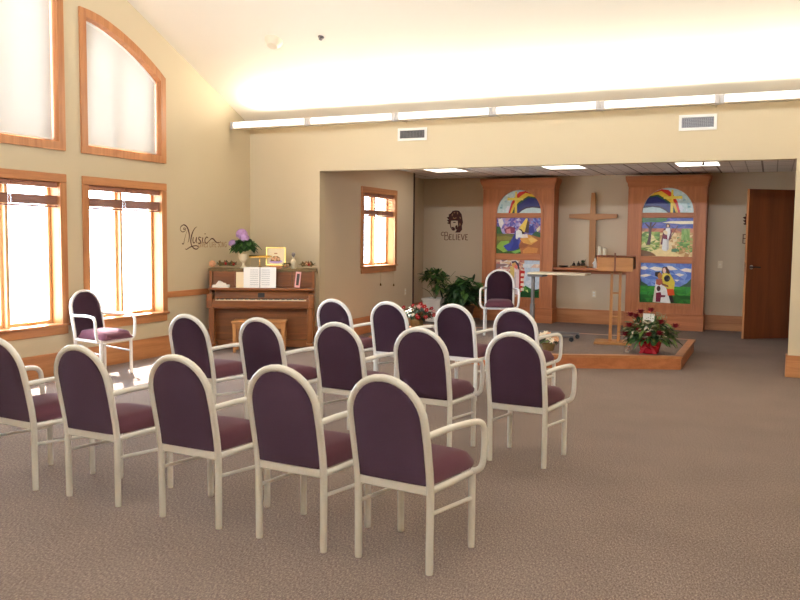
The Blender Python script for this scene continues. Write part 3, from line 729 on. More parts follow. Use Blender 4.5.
def panel_tree():
    q = lambda L: px(L, 65, 40, 645, 480)
    P = [((84, 92, 168), [(0, 0), (1, 0), (1, 1), (0, 1)]), ((206, 166, 104), [(0, 0), (1, 0), (1, .64), (0, .64)])]
    P += mottled([(92, 96, 172), (70, 84, 160), (110, 110, 184)], 0, .72, 1, 1, 7, 3, 8)
    P += mottled([(64, 98, 176), (84, 128, 196), (110, 150, 206)], .5, .45, 1, .72, 6, 3, 9)
    P += mottled([(176, 92, 56), (204, 130, 90), (160, 110, 96)], 0, .62, 1, .73, 9, 1, 10)
    P += mottled([(222, 190, 130), (206, 166, 104), (234, 212, 160), (190, 140, 84), (236, 206, 150)], .2, 0, 1, .62, 10, 8, 11)
    P += mottled([(120, 150, 60), (180, 186, 96), (90, 124, 44), (214, 206, 140), (140, 170, 80), (232, 216, 150)], 0, .1, .36, .64, 4, 8, 12)
    P += mottled([(110, 150, 66), (150, 180, 90), (190, 150, 90), (84, 130, 60), (214, 170, 110)], .7, .12, 1, .5, 5, 7, 13)
    P += mottled([(120, 160, 76), (150, 180, 96)], .78, .42, .94, .72, 4, 2, 14)
    P.append(((240, 226, 190), q([(320, 100), (430, 80), (710, 78), (712, 115), (560, 118), (430, 108)])))
    P.append(((240, 214, 150), q([(180, 460), (300, 420), (430, 440), (560, 500), (520, 520), (280, 515)]))); P.append(((116, 78, 40), q([(65, 440), (180, 465), (260, 515), (65, 520)])))
    P.append(((46, 110, 44), q([(65, 40), (390, 42), (370, 80), (270, 95), (160, 90), (65, 100)]))); P.append(((36, 86, 36), q([(90, 45), (250, 45), (240, 75), (100, 80)])))
    P.append(((72, 34, 36), q([(165, 95), (190, 95), (185, 150), (240, 95), (250, 100), (190, 180), (185, 300), (178, 380), (125, 380), (150, 300), (160, 180), (100, 110), (108, 100), (165, 150)])))
    P.append(((92, 132, 92), q([(450, 430), (500, 415), (545, 440), (500, 465), (450, 460)])))
    P.append(((104, 30, 52), q([(345, 170), (330, 260), (310, 370), (350, 380), (440, 300), (450, 200), (420, 165)]))); P.append(((70, 24, 44), q([(350, 185), (330, 300), (400, 320), (395, 270)])))
    P.append((W_, q([(370, 170), (425, 165), (430, 220), (410, 300), (415, 430), (385, 455), (340, 445), (328, 420), (340, 300), (355, 290)]))); P.append(((196, 188, 184), q([(385, 300), (410, 300), (415, 425), (390, 450)])))
    P.append(((120, 32, 54), q([(330, 250), (390, 245), (395, 310), (345, 300)]))); P.append(((236, 214, 170), q([(335, 205), (360, 190), (395, 215), (390, 255), (350, 240)])))
    P.append(((60, 36, 34), q([(370, 115), (400, 108), (425, 130), (425, 175), (410, 150), (385, 150), (370, 175)]))); P.append(((226, 186, 156), q([(383, 125), (408, 125), (408, 150), (395, 162), (384, 150)])))
    P.append(((96, 62, 40), q([(515, 135), (523, 140), (430, 300), (424, 296)])))
    return P
def panel_hug():
    q = lambda L: px(L, 55, 55, 640, 480)
    P = [((96, 126, 196), [(0, 0), (1, 0), (1, 1), (0, 1)])]
    P += mottled([(88, 116, 190), (112, 142, 206), (104, 124, 196), (132, 156, 214)], 0, .4, 1, 1, 9, 6, 21)
    for L in ([(55, 105), (110, 95), (160, 118), (110, 140), (55, 132)], [(160, 120), (230, 98), (325, 110), (325, 145), (250, 150)], [(385, 85), (450, 90), (525, 130), (440, 138), (400, 125)], [(550, 130), (620, 108), (690, 120), (690, 158), (600, 150)], [(490, 185), (540, 172), (610, 188), (550, 212)], [(55, 205), (130, 190), (200, 202), (120, 225), (55, 222)], [(480, 250), (550, 250), (520, 272)]):
        P.append(((244, 230, 214), q(L)))
    P.append(((52, 84, 58), q([(55, 230), (70, 280), (150, 320), (150, 345), (55, 345)]))); P.append(((60, 90, 62), q([(560, 330), (640, 290), (695, 230), (695, 350), (560, 350)])))
    P += [(c, p) for c, p in mottled([(44, 132, 38), (60, 150, 44), (36, 112, 34), (52, 140, 52)], 0, .18, 1, .42, 9, 3, 22)]
    P += mottled([(28, 84, 26), (34, 98, 32), (44, 120, 40)], 0, 0, 1, .2, 8, 2, 23)
    P.append((W_, q([(250, 270), (245, 340), (222, 528), (450, 535), (425, 460), (380, 330), (300, 300)]))); P.append(((220, 208, 190), q([(255, 300), (262, 400), (250, 528), (222, 528), (245, 340)])))
    P.append(((222, 196, 64), q([(335, 175), (420, 165), (470, 240), (495, 280), (485, 370), (400, 360), (340, 320), (325, 250)]))); P.append(((240, 214, 90), q([(340, 190), (400, 180), (395, 260), (345, 270)])))
    P.append(((84, 48, 36), q([(325, 120), (350, 95), (390, 100), (430, 165), (420, 185), (385, 175), (375, 140), (345, 180), (325, 165)]))); P.append(((240, 196, 178), q([(332, 120), (362, 108), (380, 145), (365, 178), (340, 168)])))
    P.append(((34, 22, 26), ell(.53, .62, .062, .085))); P.append(((226, 80, 30), q([(395, 365), (480, 362), (495, 435), (410, 445)]))); P.append(((40, 30, 30), q([(420, 445), (470, 440), (492, 528), (450, 528)])))
    P.append(((36, 26, 30), q([(240, 165), (300, 155), (310, 180), (275, 225), (240, 210)]))); P.append(((186, 120, 60), q([(275, 190), (305, 165), (335, 200), (325, 245), (280, 245)])))
    P.append(((178, 92, 66), q([(255, 250), (330, 245), (345, 300), (300, 325), (258, 310)]))); P.append(((140, 84, 54), q([(320, 290), (410, 320), (420, 345), (330, 320)])))
    P.append(((70, 36, 36), ell(.37, .36, .04, .07))); P.append(((118, 26, 50), q([(260, 415), (320, 405), (330, 440), (380, 440), (378, 462), (325, 468), (318, 526), (258, 526)])))
    return P
def panel_bell():
    q = lambda L: px(L, 65, 65, 605, 475)
    P = [((196, 208, 222), [(0, 0), (1, 0), (1, 1), (0, 1)])]
    P += mottled([(204, 214, 228), (190, 204, 220), (216, 220, 230)], .62, .2, 1, .82, 5, 5, 31)
    P += mottled([(232, 206, 190), (214, 150, 136), (236, 222, 210), (190, 120, 110), (228, 190, 150), (150, 120, 120), (240, 214, 214)], 0, 0, .65, 1, 7, 16, 32)
    P += mottled([(236, 210, 186), (226, 190, 170), (214, 220, 226)], .62, .8, 1, .9, 5, 1, 33)
    P.append(((46, 110, 50), q([(430, 430), (480, 390), (540, 420), (600, 440), (668, 425), (668, 540), (400, 540)]))); P.append(((30, 76, 36), q([(400, 470), (520, 470), (668, 460), (668, 540), (400, 540)]))); P.append(((210, 220, 130), q([(480, 450), (510, 440), (520, 480)]))); P.append(((90, 150, 66), q([(440, 420), (480, 400), (500, 440), (450, 460)])))
    P.append(((196, 48, 44), q([(385, 190), (470, 205), (455, 290), (430, 470), (395, 470)])))
    for k in range(4): P.append(((240, 220, 200), q([(415, 235+k*62), (460, 235+k*62), (455, 270+k*62), (412, 270+k*62)])))
    P.append(((70, 62, 72), q([(280, 85), (340, 75), (385, 120), (395, 180), (375, 180), (350, 110), (290, 105)])))
    P.append(((228, 168, 96), q([(285, 110), (335, 95), (350, 140), (320, 165), (290, 150)])))
    P.append(((222, 190, 110), q([(262, 140), (320, 165), (325, 240), (310, 470), (275, 470), (268, 300)])))
    P.append(((236, 214, 214), q([(325, 180), (390, 190), (392, 360), (385, 510), (325, 500)]))); P.append(((206, 190, 190), q([(330, 220), (350, 220), (345, 490), (328, 490)]))); P.append(((228, 120, 110), ell(.46, .82, .04, .05)))
    return P
def cabinet(x0, x1, label, mirror, mid, low):
    t = thing('stained_glass_cabinet', label, 'cabinet', ((x0+x1)/2, D, 0), 0, 'stained-glass cabinets on the alcove wall')
    w = (x1-x0)/2; ht = 2.34; fy = -CD
    g = .395; gx = (2.63 if mirror else 5.10)-(x0+x1)/2
    zs_ = [(.43, 1.075), (1.185, 1.805)]; za, ra = 1.888, .395
    holes = [[(gx-g, a), (gx+g, a), (gx+g, c), (gx-g, c)] for a, c in zs_]+[[(gx+g*math.cos(PI*k/24), za+ra*math.sin(PI*k/24)) for k in range(25)]]
    mb('cab_z').solid([(-w, .25), (w, .25), (w, ht), (-w, ht)], holes, lambda a, c, q: (a, q, c), fy, fy+.05).build('front_panel', t, smooth=0)
    c = mb('cab_z'); c.box(-w, -w+.03, fy+.05, 0, .02, ht); c.box(w-.03, w, fy+.05, 0, .02, ht); c.m(M['cab_x']); c.box(-w, w, fy+.05, 0, ht-.03, ht); c.build('carcass', t, smooth=0)
    bs = mb('cab_x'); bs.box(-w-.015, w+.015, fy-.02, 0, 0, .245, bev=.006); bs.box(-w-.022, w+.022, fy-.028, 0, .245, .262, bev=.006); bs.build('plinth', t)
    # crown moulding
    prof = [(0, 2.30), (.012, 2.335), (.012, 2.36), (.035, 2.40), (.045, 2.44), (.045, 2.48), (.0, 2.48)]
    cr = mb('cab_x')
    rings = []
    for o, z in prof:
        rings.append([cr.bm.verts.new(p) for p in ((-w-o, 0, z), (-w-o, fy-o, z), (w+o, fy-o, z), (w+o, 0, z))])
    for a, b2 in zip(rings, rings[1:]):
        for k in range(4): cr.face((a[k], a[(k+1) % 4], b2[(k+1) % 4], b2[k]))
    cr.face(rings[-1]); cr.face(rings[0][::-1]); cr.build('crown', t, smooth=30)
    # beaded frame around the glazed field
    gi = g+.045; top = [(gx+gi*math.cos(PI*k/24), za+(ra+.045)*math.sin(PI*k/24)) for k in range(25)]
    outer = [(gx-gi, .345), (gx+gi, .345)]+top; gj = g+.006
    inner = [(gx-gj, .40), (gx+gj, .40)]+[(gx+gj*math.cos(PI*k/24), za+(ra+.006)*math.sin(PI*k/24)) for k in range(25)]
    mb('cab_z').solid(outer, [inner], lambda a, c2, q: (a, q, c2), fy-.014, fy).build('frame', t, smooth=0)
    for z0, z1 in ((1.08, 1.18), (1.81, 1.884)): mb('cab_x').box(gx-gj, gx+gj, fy-.012, fy+.03, z0, z1, bev=.005).build('rail', t)
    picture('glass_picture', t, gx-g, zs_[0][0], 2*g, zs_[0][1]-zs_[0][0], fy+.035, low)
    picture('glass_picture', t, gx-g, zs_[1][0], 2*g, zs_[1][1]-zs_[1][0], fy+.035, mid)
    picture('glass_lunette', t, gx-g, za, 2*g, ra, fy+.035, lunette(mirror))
    mb('dark').box(gx-g-.01, gx+g+.01, fy+.038, fy+.045, .40, 2.30).build('backing', t)
    return t
cabinet(1.985, 3.25, 'stained-glass cabinet behind the lone platform chair, with kneeling blue-robed figure', True, panel_rock(), panel_bell())
cabinet(4.475, 5.69, 'stained-glass cabinet nearest the brown door, with tree and embracing figures', False, panel_tree(), panel_hug())

# ------------------------------------------------------------------ cross, shelf and its items
def cross():
    t = thing('wooden_cross', 'tall plain wooden cross on the wall between the two cabinets', 'cross', (3.858, D, .975))
    up = mb('pine_z'); H = 2.235-.975
    up.solid([(-.046, 0), (.056, 0), (.060, .4), (.054, .86), (.034, H-.02), (.028, H), (-.028, H), (-.034, H-.02), (-.05, .86), (-.050, .4)], [], lambda a, c, q: (a, q, c), -.085, -.035); up.build('upright', t, smooth=0)
    ar = mb('pine_x'); z = 1.843-.975
    ar.solid([(-.40, z-.028), (-.39, z-.034), (-.06, z-.066), (.06, z-.066), (.40, z-.034), (.41, z-.02), (.41, z+.02), (.40, z+.03), (.06, z+.042), (-.06, z+.042), (-.39, z+.03), (-.40, z+.022)], [], lambda a, c, q: (a, q, c), -.092, -.028); ar.build('crossbar', t, smooth=0)
    mb('pine_x').box(-.03, .03, -.04, 0, .75, .95, bev=.003).build('wall_mount', t)
cross()
o = mb('cab_x'); o.box(3.255, 4.465, D-.30, D, .925, .965, bev=.005); o.box(3.255, 4.465, D-.03, D, .86, .925, bev=.004)
tag(o.build('wall_shelf'), 'narrow wooden wall shelf spanning between the two cabinets', 'shelf')
SZ = .965
o = mb('figure_dark').lathe([(.03, 0), (.07, .008), (.085, .028), (.078, .03), (.03, .014), (.01, .012)], seg=20).build('dish'); o.location = (3.40, D-.17, SZ); tag(o, 'small flat dark dish at the left end of the wall shelf', 'dish')
o = mb('pine_x').box(3.52, 3.80, D-.24, D-.08, SZ, SZ+.03, bev=.006).build('display_board'); tag(o, 'pale wooden board under dark figurines on the wall shelf', 'board')
def figurine(x, y, z, h, label, kneel, mt='figure_dark', group='dark figurines on the shelf'):
    t = thing('figurine', label, 'figurine', (x, y, z), 0, group)
    if kneel:
        bd = [(.042*h/.12, 0), (.05*h/.12, .01), (.044*h/.12, h*.3), (.03*h/.12, h*.55), (.014*h/.12, h*.7)]
    else: bd = [(.032*h/.16, 0), (.036*h/.16, .008), (.028*h/.16, h*.4), (.026*h/.16, h*.65), (.01*h/.16, h*.78)]
    b2 = mb(mt).lathe(bd, seg=14); k = h/.14
    for s in (-1, 1): b2.tube([(s*.022*k, 0, h*.6), (s*.03*k, -.012*k, h*.45), (s*.008*k, -.03*k, h*.42)], .008*k, 6)
    b2.build('robe', t)
    mb(mt).ball((0, -.003, h*.86), h*.12, 2, (.9, .95, 1.1)).build('head', t)
figurine(3.575, D-.16, SZ+.03, .075, 'squat dark figurine kneeling, first on the pale shelf board', True)
figurine(3.655, D-.16, SZ+.03, .085, 'dark figurine kneeling in the middle of the pale shelf board', True)
t = thing('dried_arrangement', 'small dark dried plant spray on the pale shelf board', 'dried plant', (3.73, D-.16, SZ+.03))
mb('figure_dark').lathe([(.03, 0), (.042, .02), (.035, .045), (.026, .05)], seg=14).build('bowl', t)
b = mb('leaf_dark')
for k in range(22):
    a = rnd.uniform(0, 2*PI); b.leaf((0, 0, .045), (math.cos(a)*.8, math.sin(a)*.5, rnd.uniform(.3, 1.2)), rnd.uniform(.05, .11), .022, .2)
b.build('foliage', t, smooth=0)
figurine(3.945, D-.2, SZ, .17, 'white robed figurine standing right beside the foot of the wooden cross', False, 'figure_white', None)
def candle(x, z1, label):
    t = thing('pillar_candle', label, 'candle', (x, D-.13, SZ), 0, 'candles on the wall shelf')
    mb('pot_cream').lathe([(.045, 0), (.05, .006), (.05, .014), (.034, .02)], seg=18).build('holder', t)
    mb('wax').lathe([(.03, .02), (.034, .03), (.034, z1-.012), (.03, z1-.004), (.012, z1-.008)], seg=18).build('wax', t)
    mb('dark').tube([(0, 0, z1-.01), (.001, 0, z1+.015)], .0025, 6).build('wick', t)
candle(4.00, .37, 'tall cream pillar candle on the shelf, nearer the cross'); candle(4.085, .34, 'shorter cream pillar candle on the shelf behind the lectern top')
def plate(name, label, cat, loc, rz, kind):
    t = thing(name, label, cat, loc, rz)
    mb('ivory').box(-.036, .036, -.007, 0, -.058, .058, bev=.003).build('cover_plate', t)
    if kind == 'outlet':
        for z in (-.024, .024): mb('white').box(-.016, .016, -.010, -.006, z-.014, z+.014, bev=.003).build('socket', t)
    else: mb('white').box(-.006, .006, -.018, -.006, -.012, .012, bev=.003).build('toggle', t)
plate('wall_outlet', 'ivory wall outlet below the shelf and wooden cross', 'outlet', (3.90, D, .513), 0, 'outlet')
plate('light_switch', 'ivory light switch on the wall beside the right cabinet', 'switch', (5.90, D, 1.065), 0, 'switch')
plate('wall_outlet', 'ivory wall outlet near the dark strip on the alcove side wall', 'outlet', (XO, 2.863, .545), PI/2, 'outlet')
plate('light_switch', 'ivory light switch on the alcove back wall, half hidden by the plants', 'switch', (1.35, D, .70), 0, 'switch') if False else None

# ------------------------------------------------------------------ open door
dv = Vector((6.311-7.03, 3.401-DH, 0)); dw = dv.length
ang = math.atan2(dv.y, dv.x)
t = sroot('door_1', (7.03, DH, .012), ang)
mb('door').box(0, dw, -.022, .022, 0, 2.19, bev=.002).build('leaf', t)
mb('oak_z').box(dw-.0005, dw+.004, -.0225, .0225, 0, 2.19).build('edge_band', t)
hx = dw-.075
for s in (1, -1):
    h = mb('chrome'); h.tube([(hx, s*.022, 1.055), (hx, s*.030, 1.055)], .032, 18); h.build('rose_plate', t)
    l = mb('dark'); l.tube([(hx, s*.028, 1.055), (hx, s*.075, 1.055)], .011, 10); l.tube(catmull([(hx, s*.07, 1.055), (hx-.03, s*.075, 1.057), (hx-.12, s*.07, 1.052)], 4), [.011]*9, 10); l.build('lever', t)
mb('chrome').box(dw+.003, dw+.006, -.012, .012, .98, 1.13).build('latch_plate', t)
for z in (.25, 1.1, 1.95): mb('chrome').tube([(-.006, .024, z-.05), (-.006, .024, z+.05)], .008, 8).build('hinge', t)
fr = mb('oak_z'); fr.box(ARX-.015, ARX+.02, DH+.0, DH+.07, 0, 2.30); fr.box(ARX-.015, ARX+.02, DH-1.01, DH-.94, 0, 2.30); fr.m(M['oak_y']); fr.box(ARX-.015, ARX+.02, DH-1.01, DH+.07, 2.225, 2.30)
struct(fr.build('trim_3', smooth=0))
# ------------------------------------------------------------------ overbed table
t = thing('overbed_table', 'narrow wheeled table with pale top and grey side post on the platform', 'table', (4.13, .82, PZ))
mb('ivory').box(-.33, .41, -.19, .19, .838, .862, bev=.006, seg=2).build('tabletop', t)
mb('grey').box(-.345, -.14, -.12, .12, .806, .838, bev=.004).build('bracket', t)
p = mb('grey'); p.box(-.325, -.275, -.035, .035, .07, .45, bev=.004); p.build('post', t)
p = mb('grey'); p.box(-.318, -.282, -.027, .027, .44, .81, bev=.003); p.build('inner_post', t)
p = mb('grey'); p.box(-.33, -.27, -.2, .2, .055, .09, bev=.006)
for s in (-1, 1): p.box(-.33, .28, s*.18-.018, s*.18+.018, .055, .082, bev=.005)
p.build('base', t)
for x in (-.30, .26):
    for s in (-1, 1):
        c = mb('black'); c.tube([(x-.012, s*.18, .028), (x+.012, s*.18, .028)], .028, 14) if False else c.tube([(x, s*.18-.012, .028), (x, s*.18+.012, .028)], .028, 16); c.box(x-.012, x+.012, s*.18-.016, s*.18+.016, .03, .06, bev=.003); c.build('caster', t)
mb('black').tube([(-.30, .035, .62), (-.30, .09, .62), (-.27, .12, .615)], .008, 8).build('height_lever', t)

# ------------------------------------------------------------------ lectern
t = thing('lectern', 'light wooden lectern on two slim posts standing on the platform', 'lectern', (4.885, .76, PZ), math.radians(8))
b = mb('pine_x'); b.box(-.225, .225, -.20, .16, 0, .032, bev=.006); b.build('base', t)
for x in (-.036, .066):
    mb('pine_z').solid([(x-.020, .03), (x+.020, .03), (x+.016, .93), (x-.016, .93)], [], lambda a, c, q: (a, q, c), -.02, .02).build('post', t, smooth=0)
for z in (.33, .63):
    mb('pine_x').box(-.025, .055, -.012, .012, z-.012, z+.012, bev=.003).build('rung', t)
bx = mb('pine_x'); bx.box(-.215, .215, -.16, -.14, .905, 1.075, bev=.003); bx.build('front_panel', t)
for s in (-1, 1):
    mb('pine_y').solid([(-.14, .905), (.20, .905), (.20, .94), (-.14, 1.07)], [], lambda a, c, q: (q, a, c), s*.215, s*.195).build('side_panel', t, smooth=0)
mb('pine_x').box(-.195, .195, -.14, .2, .905, .92).build('shelf', t)
tp = mb('door'); mt = Matrix.Translation((0, .08, 1.005)) @ Matrix.Rotation(-math.atan2(.13, .36), 4, 'X'); tp.box(-.23, .245, -.225, .235, .0, .022, bev=.003, mtx=mt); tp.build('reading_board', t)
mb('door').box(-.23, .245, .22, .237, .0, .045, bev=.003, mtx=mt).build('book_stop', t)
cx = mb('door'); cx.box(-.010, .010, -.172, -.158, .905, 1.13, bev=.002); cx.build('cross_inlay', t)

# ------------------------------------------------------------------ plants and flowers
def rdir(zlo, zhi, r=rnd):
    a = r.uniform(0, 2*PI); z = r.uniform(zlo, zhi); h = math.sqrt(max(0, 1-z*z)); return Vector((h*math.cos(a), h*math.sin(a), z))
def bush(n, c, rx, ry, rz, ll, lw, mts, t, name='foliage', zlo=-.3, droop=.35, seed=1, core=0.15):
    r = random.Random(seed); b = MB()
    for k in range(n):
        d = rdir(zlo, 1, r); f = r.uniform(.35, 1)**.6
        p = Vector(c)+Vector((d.x*rx*f, d.y*ry*f, d.z*rz*f))
        dd = Vector((d.x, d.y, d.z*.4+r.uniform(-.5, .5)))+rdir(-1, 1, r)*.4
        b.m(M[r.choice(mts)]); s = r.uniform(.7, 1.25)
        b.leaf(p-dd.normalized()*ll*.4, dd, ll*s, lw*s, droop)
    return b.build(name, t, smooth=0)
def stems(pts, base, t, r=.003, name='stems'):
    b = mb('stem')
    for p in pts:
        p = Vector(p); m_ = Vector(base).lerp(p, .5)+Vector((0, 0, .04)); b.tube(catmull([base, m_, p], 4), r, 5)
    return b.build(name, t)
# tall vine in a square white pot
t = thing('potted_plant', 'light green climbing plant in a square white planter by the alcove corner', 'plant', (1.34, 3.62, 0))
p = mb('pot_white'); rings = []
for hw, z in ((.125, 0), (.165, .37), (.18, .375), (.18, .405), (.155, .405), (.15, .37)):
    rings.append([p.bm.verts.new((sx*hw, sy*hw, z)) for sx, sy in ((-1, -1), (1, -1), (1, 1), (-1, 1))])
for a, b2 in zip(rings, rings[1:]):
    for k in range(4): p.face((a[k], a[(k+1) % 4], b2[(k+1) % 4], b2[k]))
p.face(rings[0][::-1]); p.build('planter', t, smooth=0)
mb('soil').box(-.15, .15, -.15, .15, .33, .372).build('soil', t)
r5 = random.Random(11); vp = []
for k in range(16):
    vp.append((r5.uniform(-.26, .30), r5.uniform(-.2, .2), r5.uniform(.55, .93)))
stems(vp, (0, 0, .37), t)
bush(130, (-.02, 0, .79), .27, .2, .12, .12, .06, ['leaf_mid', 'leaf_mid', 'leaf_dark', 'leaf_light'], t, 'upper_foliage', -.6, .3, 3)
bush(80, (.06, .02, .62), .15, .13, .16, .12, .055, ['leaf_light', 'leaf_mid', 'leaf_light', 'leaf_dark'], t, 'lower_foliage', -.8, .4, 4)
# big dark plant
t = thing('potted_plant', 'large dark green broad-leaved plant in a brown pot left of the cabinet', 'plant', (1.90, 3.50, 0))
mb('pot_brown').lathe([(.13, 0), (.15, .02), (.19, .26), (.205, .265), (.205, .30), (.18, .30), (.17, .25)], seg=24).build('pot', t)
mb('soil').lathe([(.17, .24), (.172, .265), (.10, .275)], seg=20).build('soil', t)
r6 = random.Random(12); vp = [(r6.uniform(-.3, .3), r6.uniform(-.2, .2), r6.uniform(.4, .72)) for k in range(22)]
stems(vp, (0, 0, .26), t, .005)
bush(260, (0.02, -.03, .50), .30, .26, .24, .20, .10, ['leaf_dark', 'leaf_dark', 'leaf_dark', 'leaf_mid'], t, 'foliage', -.7, .4, 5)
bush(22, (.10, -.03, .68), .22, .15, .12, .22, .085, ['leaf_dark', 'leaf_mid'], t, 'top_leaves', -.1, .3, 6)
# poinsettia style bouquet
t = thing('flower_arrangement', 'red and white artificial flower bouquet in a low basket before the white planter', 'flowers', (2.02, 1.22, PZ))
mb('dried').lathe([(.07, 0), (.085, .01), (.10, .10), (.105, .11), (.09, .11), (.08, .06)], seg=18).build('basket', t)
bush(110, (0, 0, .18), .24, .18, .14, .10, .035, ['leaf_dark', 'leaf_dark', 'leaf_mid'], t, 'foliage', -.3, .3, 7)
r7 = random.Random(4); fp = []
for k in range(30):
    d = rdir(-.1, 1, r7); fp.append((d.x*.27, d.y*.2, .17+d.z*.18))
stems(fp, (0, 0, .06), t)
def blossom(p, mt, s, t, name='blossom', n=6, d=None, heart='cream_petal'):
    d = Vector(d) if d is not None else Vector((rnd.uniform(-.5, .5), -1, rnd.uniform(.1, .9))); d.normalize()
    q = d.to_track_quat('Z', 'Y'); b = mb(mt)
    for ring, (rad, up) in enumerate(((1, .15), (.65, .5))):
        for k in range(n):
            a = 2*PI*k/n+ring*.5; v = Vector((math.cos(a), math.sin(a), up))
            vv = q @ v; b.leaf(Vector(p), vv, s*rad, s*.62*rad, 0, nrm=q @ Vector((0, 0, 1)), n=3)
    b.m(M[heart]).ball(Vector(p)+d*s*.12, s*.16, 1)
    return b.build(name, t, smooth=0)
for k, p in enumerate(fp): blossom(p, ['red', 'red', 'pinkp', 'red', 'cream_petal', 'red'][k % 6], .036, t)
# cream and green basket beside the aisle chair
t = thing('flower_basket', 'small basket of cream flowers with green leaves on the front of the platform', 'flowers', (4.33, -.30, PZ))
mb('dried').lathe([(.05, 0), (.06, .008), (.075, .07), (.08, .08), (.066, .08), (.06, .05)], seg=18).build('basket', t)
bush(46, (0, 0, .11), .11, .10, .08, .075, .034, ['leaf_mid', 'leaf_light', 'leaf_dark'], t, 'foliage', -.1, .35, 8)
for k in range(11):
    d = rdir(.0, 1); blossom((d.x*.115, d.y*.1, .115+d.z*.085), ['cream_petal', 'peach', 'cream_petal'][k % 3], .04, t)
# rose arrangement
t = thing('rose_arrangement', 'arrangement of dark red roses wrapped in red foil at the platform corner', 'flowers', (5.42, .045, PZ))
mb('foil').lathe([(.085, 0), (.10, .01), (.105, .05), (.12, .12), (.135, .155), (.12, .15), (.09, .11)], seg=26, wob=lambda a, z: 1+.09*math.sin(a*2*PI*9)*min(1, z*12+.2)).build('foil_wrap', t)
bw = mb('red')
for s in (-1, 1):
    for zz, sc in ((.14, 1), (.09, .75)):
        loop = [(0, -.13, zz), (s*.05*sc, -.155, zz+.045*sc), (s*.11*sc, -.15, zz+.03*sc), (s*.115*sc, -.145, zz-.02*sc), (s*.05*sc, -.15, zz-.022*sc), (0, -.13, zz)]
        pr_ = catmull(loop, 4)
        for a, b2 in zip(pr_, pr_[1:]): bw.poly([a+Vector((0, -.02, 0)), b2+Vector((0, -.02, 0)), b2+Vector((0, .02, 0)), a+Vector((0, .02, 0))])
    bw.poly([(0, -.14, .13), (s*.06, -.155, .01), (s*.10, -.15, .015), (s*.015, -.138, .14)])
bw.ball((0, -.14, .125), .022, 2); bw.build('bow', t, smooth=60)
bush(380, (0, -.02, .215), .31, .2, .20, .11, .042, ['leaf_mid', 'leaf_dark', 'leaf_light', 'leaf_mid'], t, 'foliage', -.45, .35, 9)
bush(130, (-.04, -.03, .23), .31, .2, .19, .055, .036, ['leaf_pale', 'cream_petal', 'leaf_pale'], t, 'foliage', -.2, .2, 10)
b = mb('leaf_pale'); r8 = random.Random(2)
for k in range(60):
    a = r8.uniform(.05, .16); d = rdir(-.3, 1, r8); b.ball((a*.5+d.x*.11, .0+d.y*.08, .40+abs(d.z)*.075), .006, 1)
b.build('baby_breath', t, smooth=0)
roses = [(615.8, 323, 0), (630, 321, 0), (630.5, 331, 0), (640, 336, 0), (626, 341, 0), (641, 317, 0), (651, 315, 0), (648, 328, 0), (661, 327, 0), (676, 330, 0), (661, 338, 0), (651, 339, 0), (636, 322, 0)]
for k, (u, v, _) in enumerate(roses[1:]):
    x = (u-650)/66*.72; z = .155+(347-v)/66*.72+.0; y = -.10-.10*(1-min(1, abs(x)/.4))+rnd.uniform(-.03, .03)
    if z > .36: y += .1
    q = mb('rose'); q.ball((x, y, z), .027, 2, (1, 1, .95))
    for ring, (el, rr) in enumerate(((.9, .030), (.35, .036), (-.2, .036))):
        for j in range(5):
            a = 2*PI*j/5+ring*.6; q.leaf((x+.008*math.cos(a), y+.008*math.sin(a), z-.012+.006*el), (math.cos(a), math.sin(a), el), rr*1.25, .040, -.1, n=3)
    q.build('rose', t, smooth=0)
    stems([(x, y, z-.02)], (0, 0, .13), t, .0025, 'stem')
b = mb('cream_petal')
for k in range(6):
    a = 2*PI*k/6; b.leaf((-.01, -.13, .335), (math.cos(a), -.8, math.sin(a)), .085, .045, .1, n=3)
b.build('lily', t, smooth=0)
cdm = Matrix.Translation((-.015, -.06, .405)) @ Matrix.Rotation(-.35, 4, 'X') @ Matrix.Rotation(.12, 4, 'Z')
mb('paper').box(-.062, .062, -.0015, .0015, -.045, .055, mtx=cdm).build('gift_card', t)
mb('stem').tube([(0, 0, .13), (-.012, -.045, .36)], .003, 6).build('card_stick', t)
o = mb('clear').lathe([(.026, 0), (.030, .005), (.034, .07), (.031, .07), (.026, .012)], seg=18).build('votive_glass'); o.location = (5.17, .035, PZ); tag(o, 'small clear votive glass on the platform beside the red foil pot', 'glass')

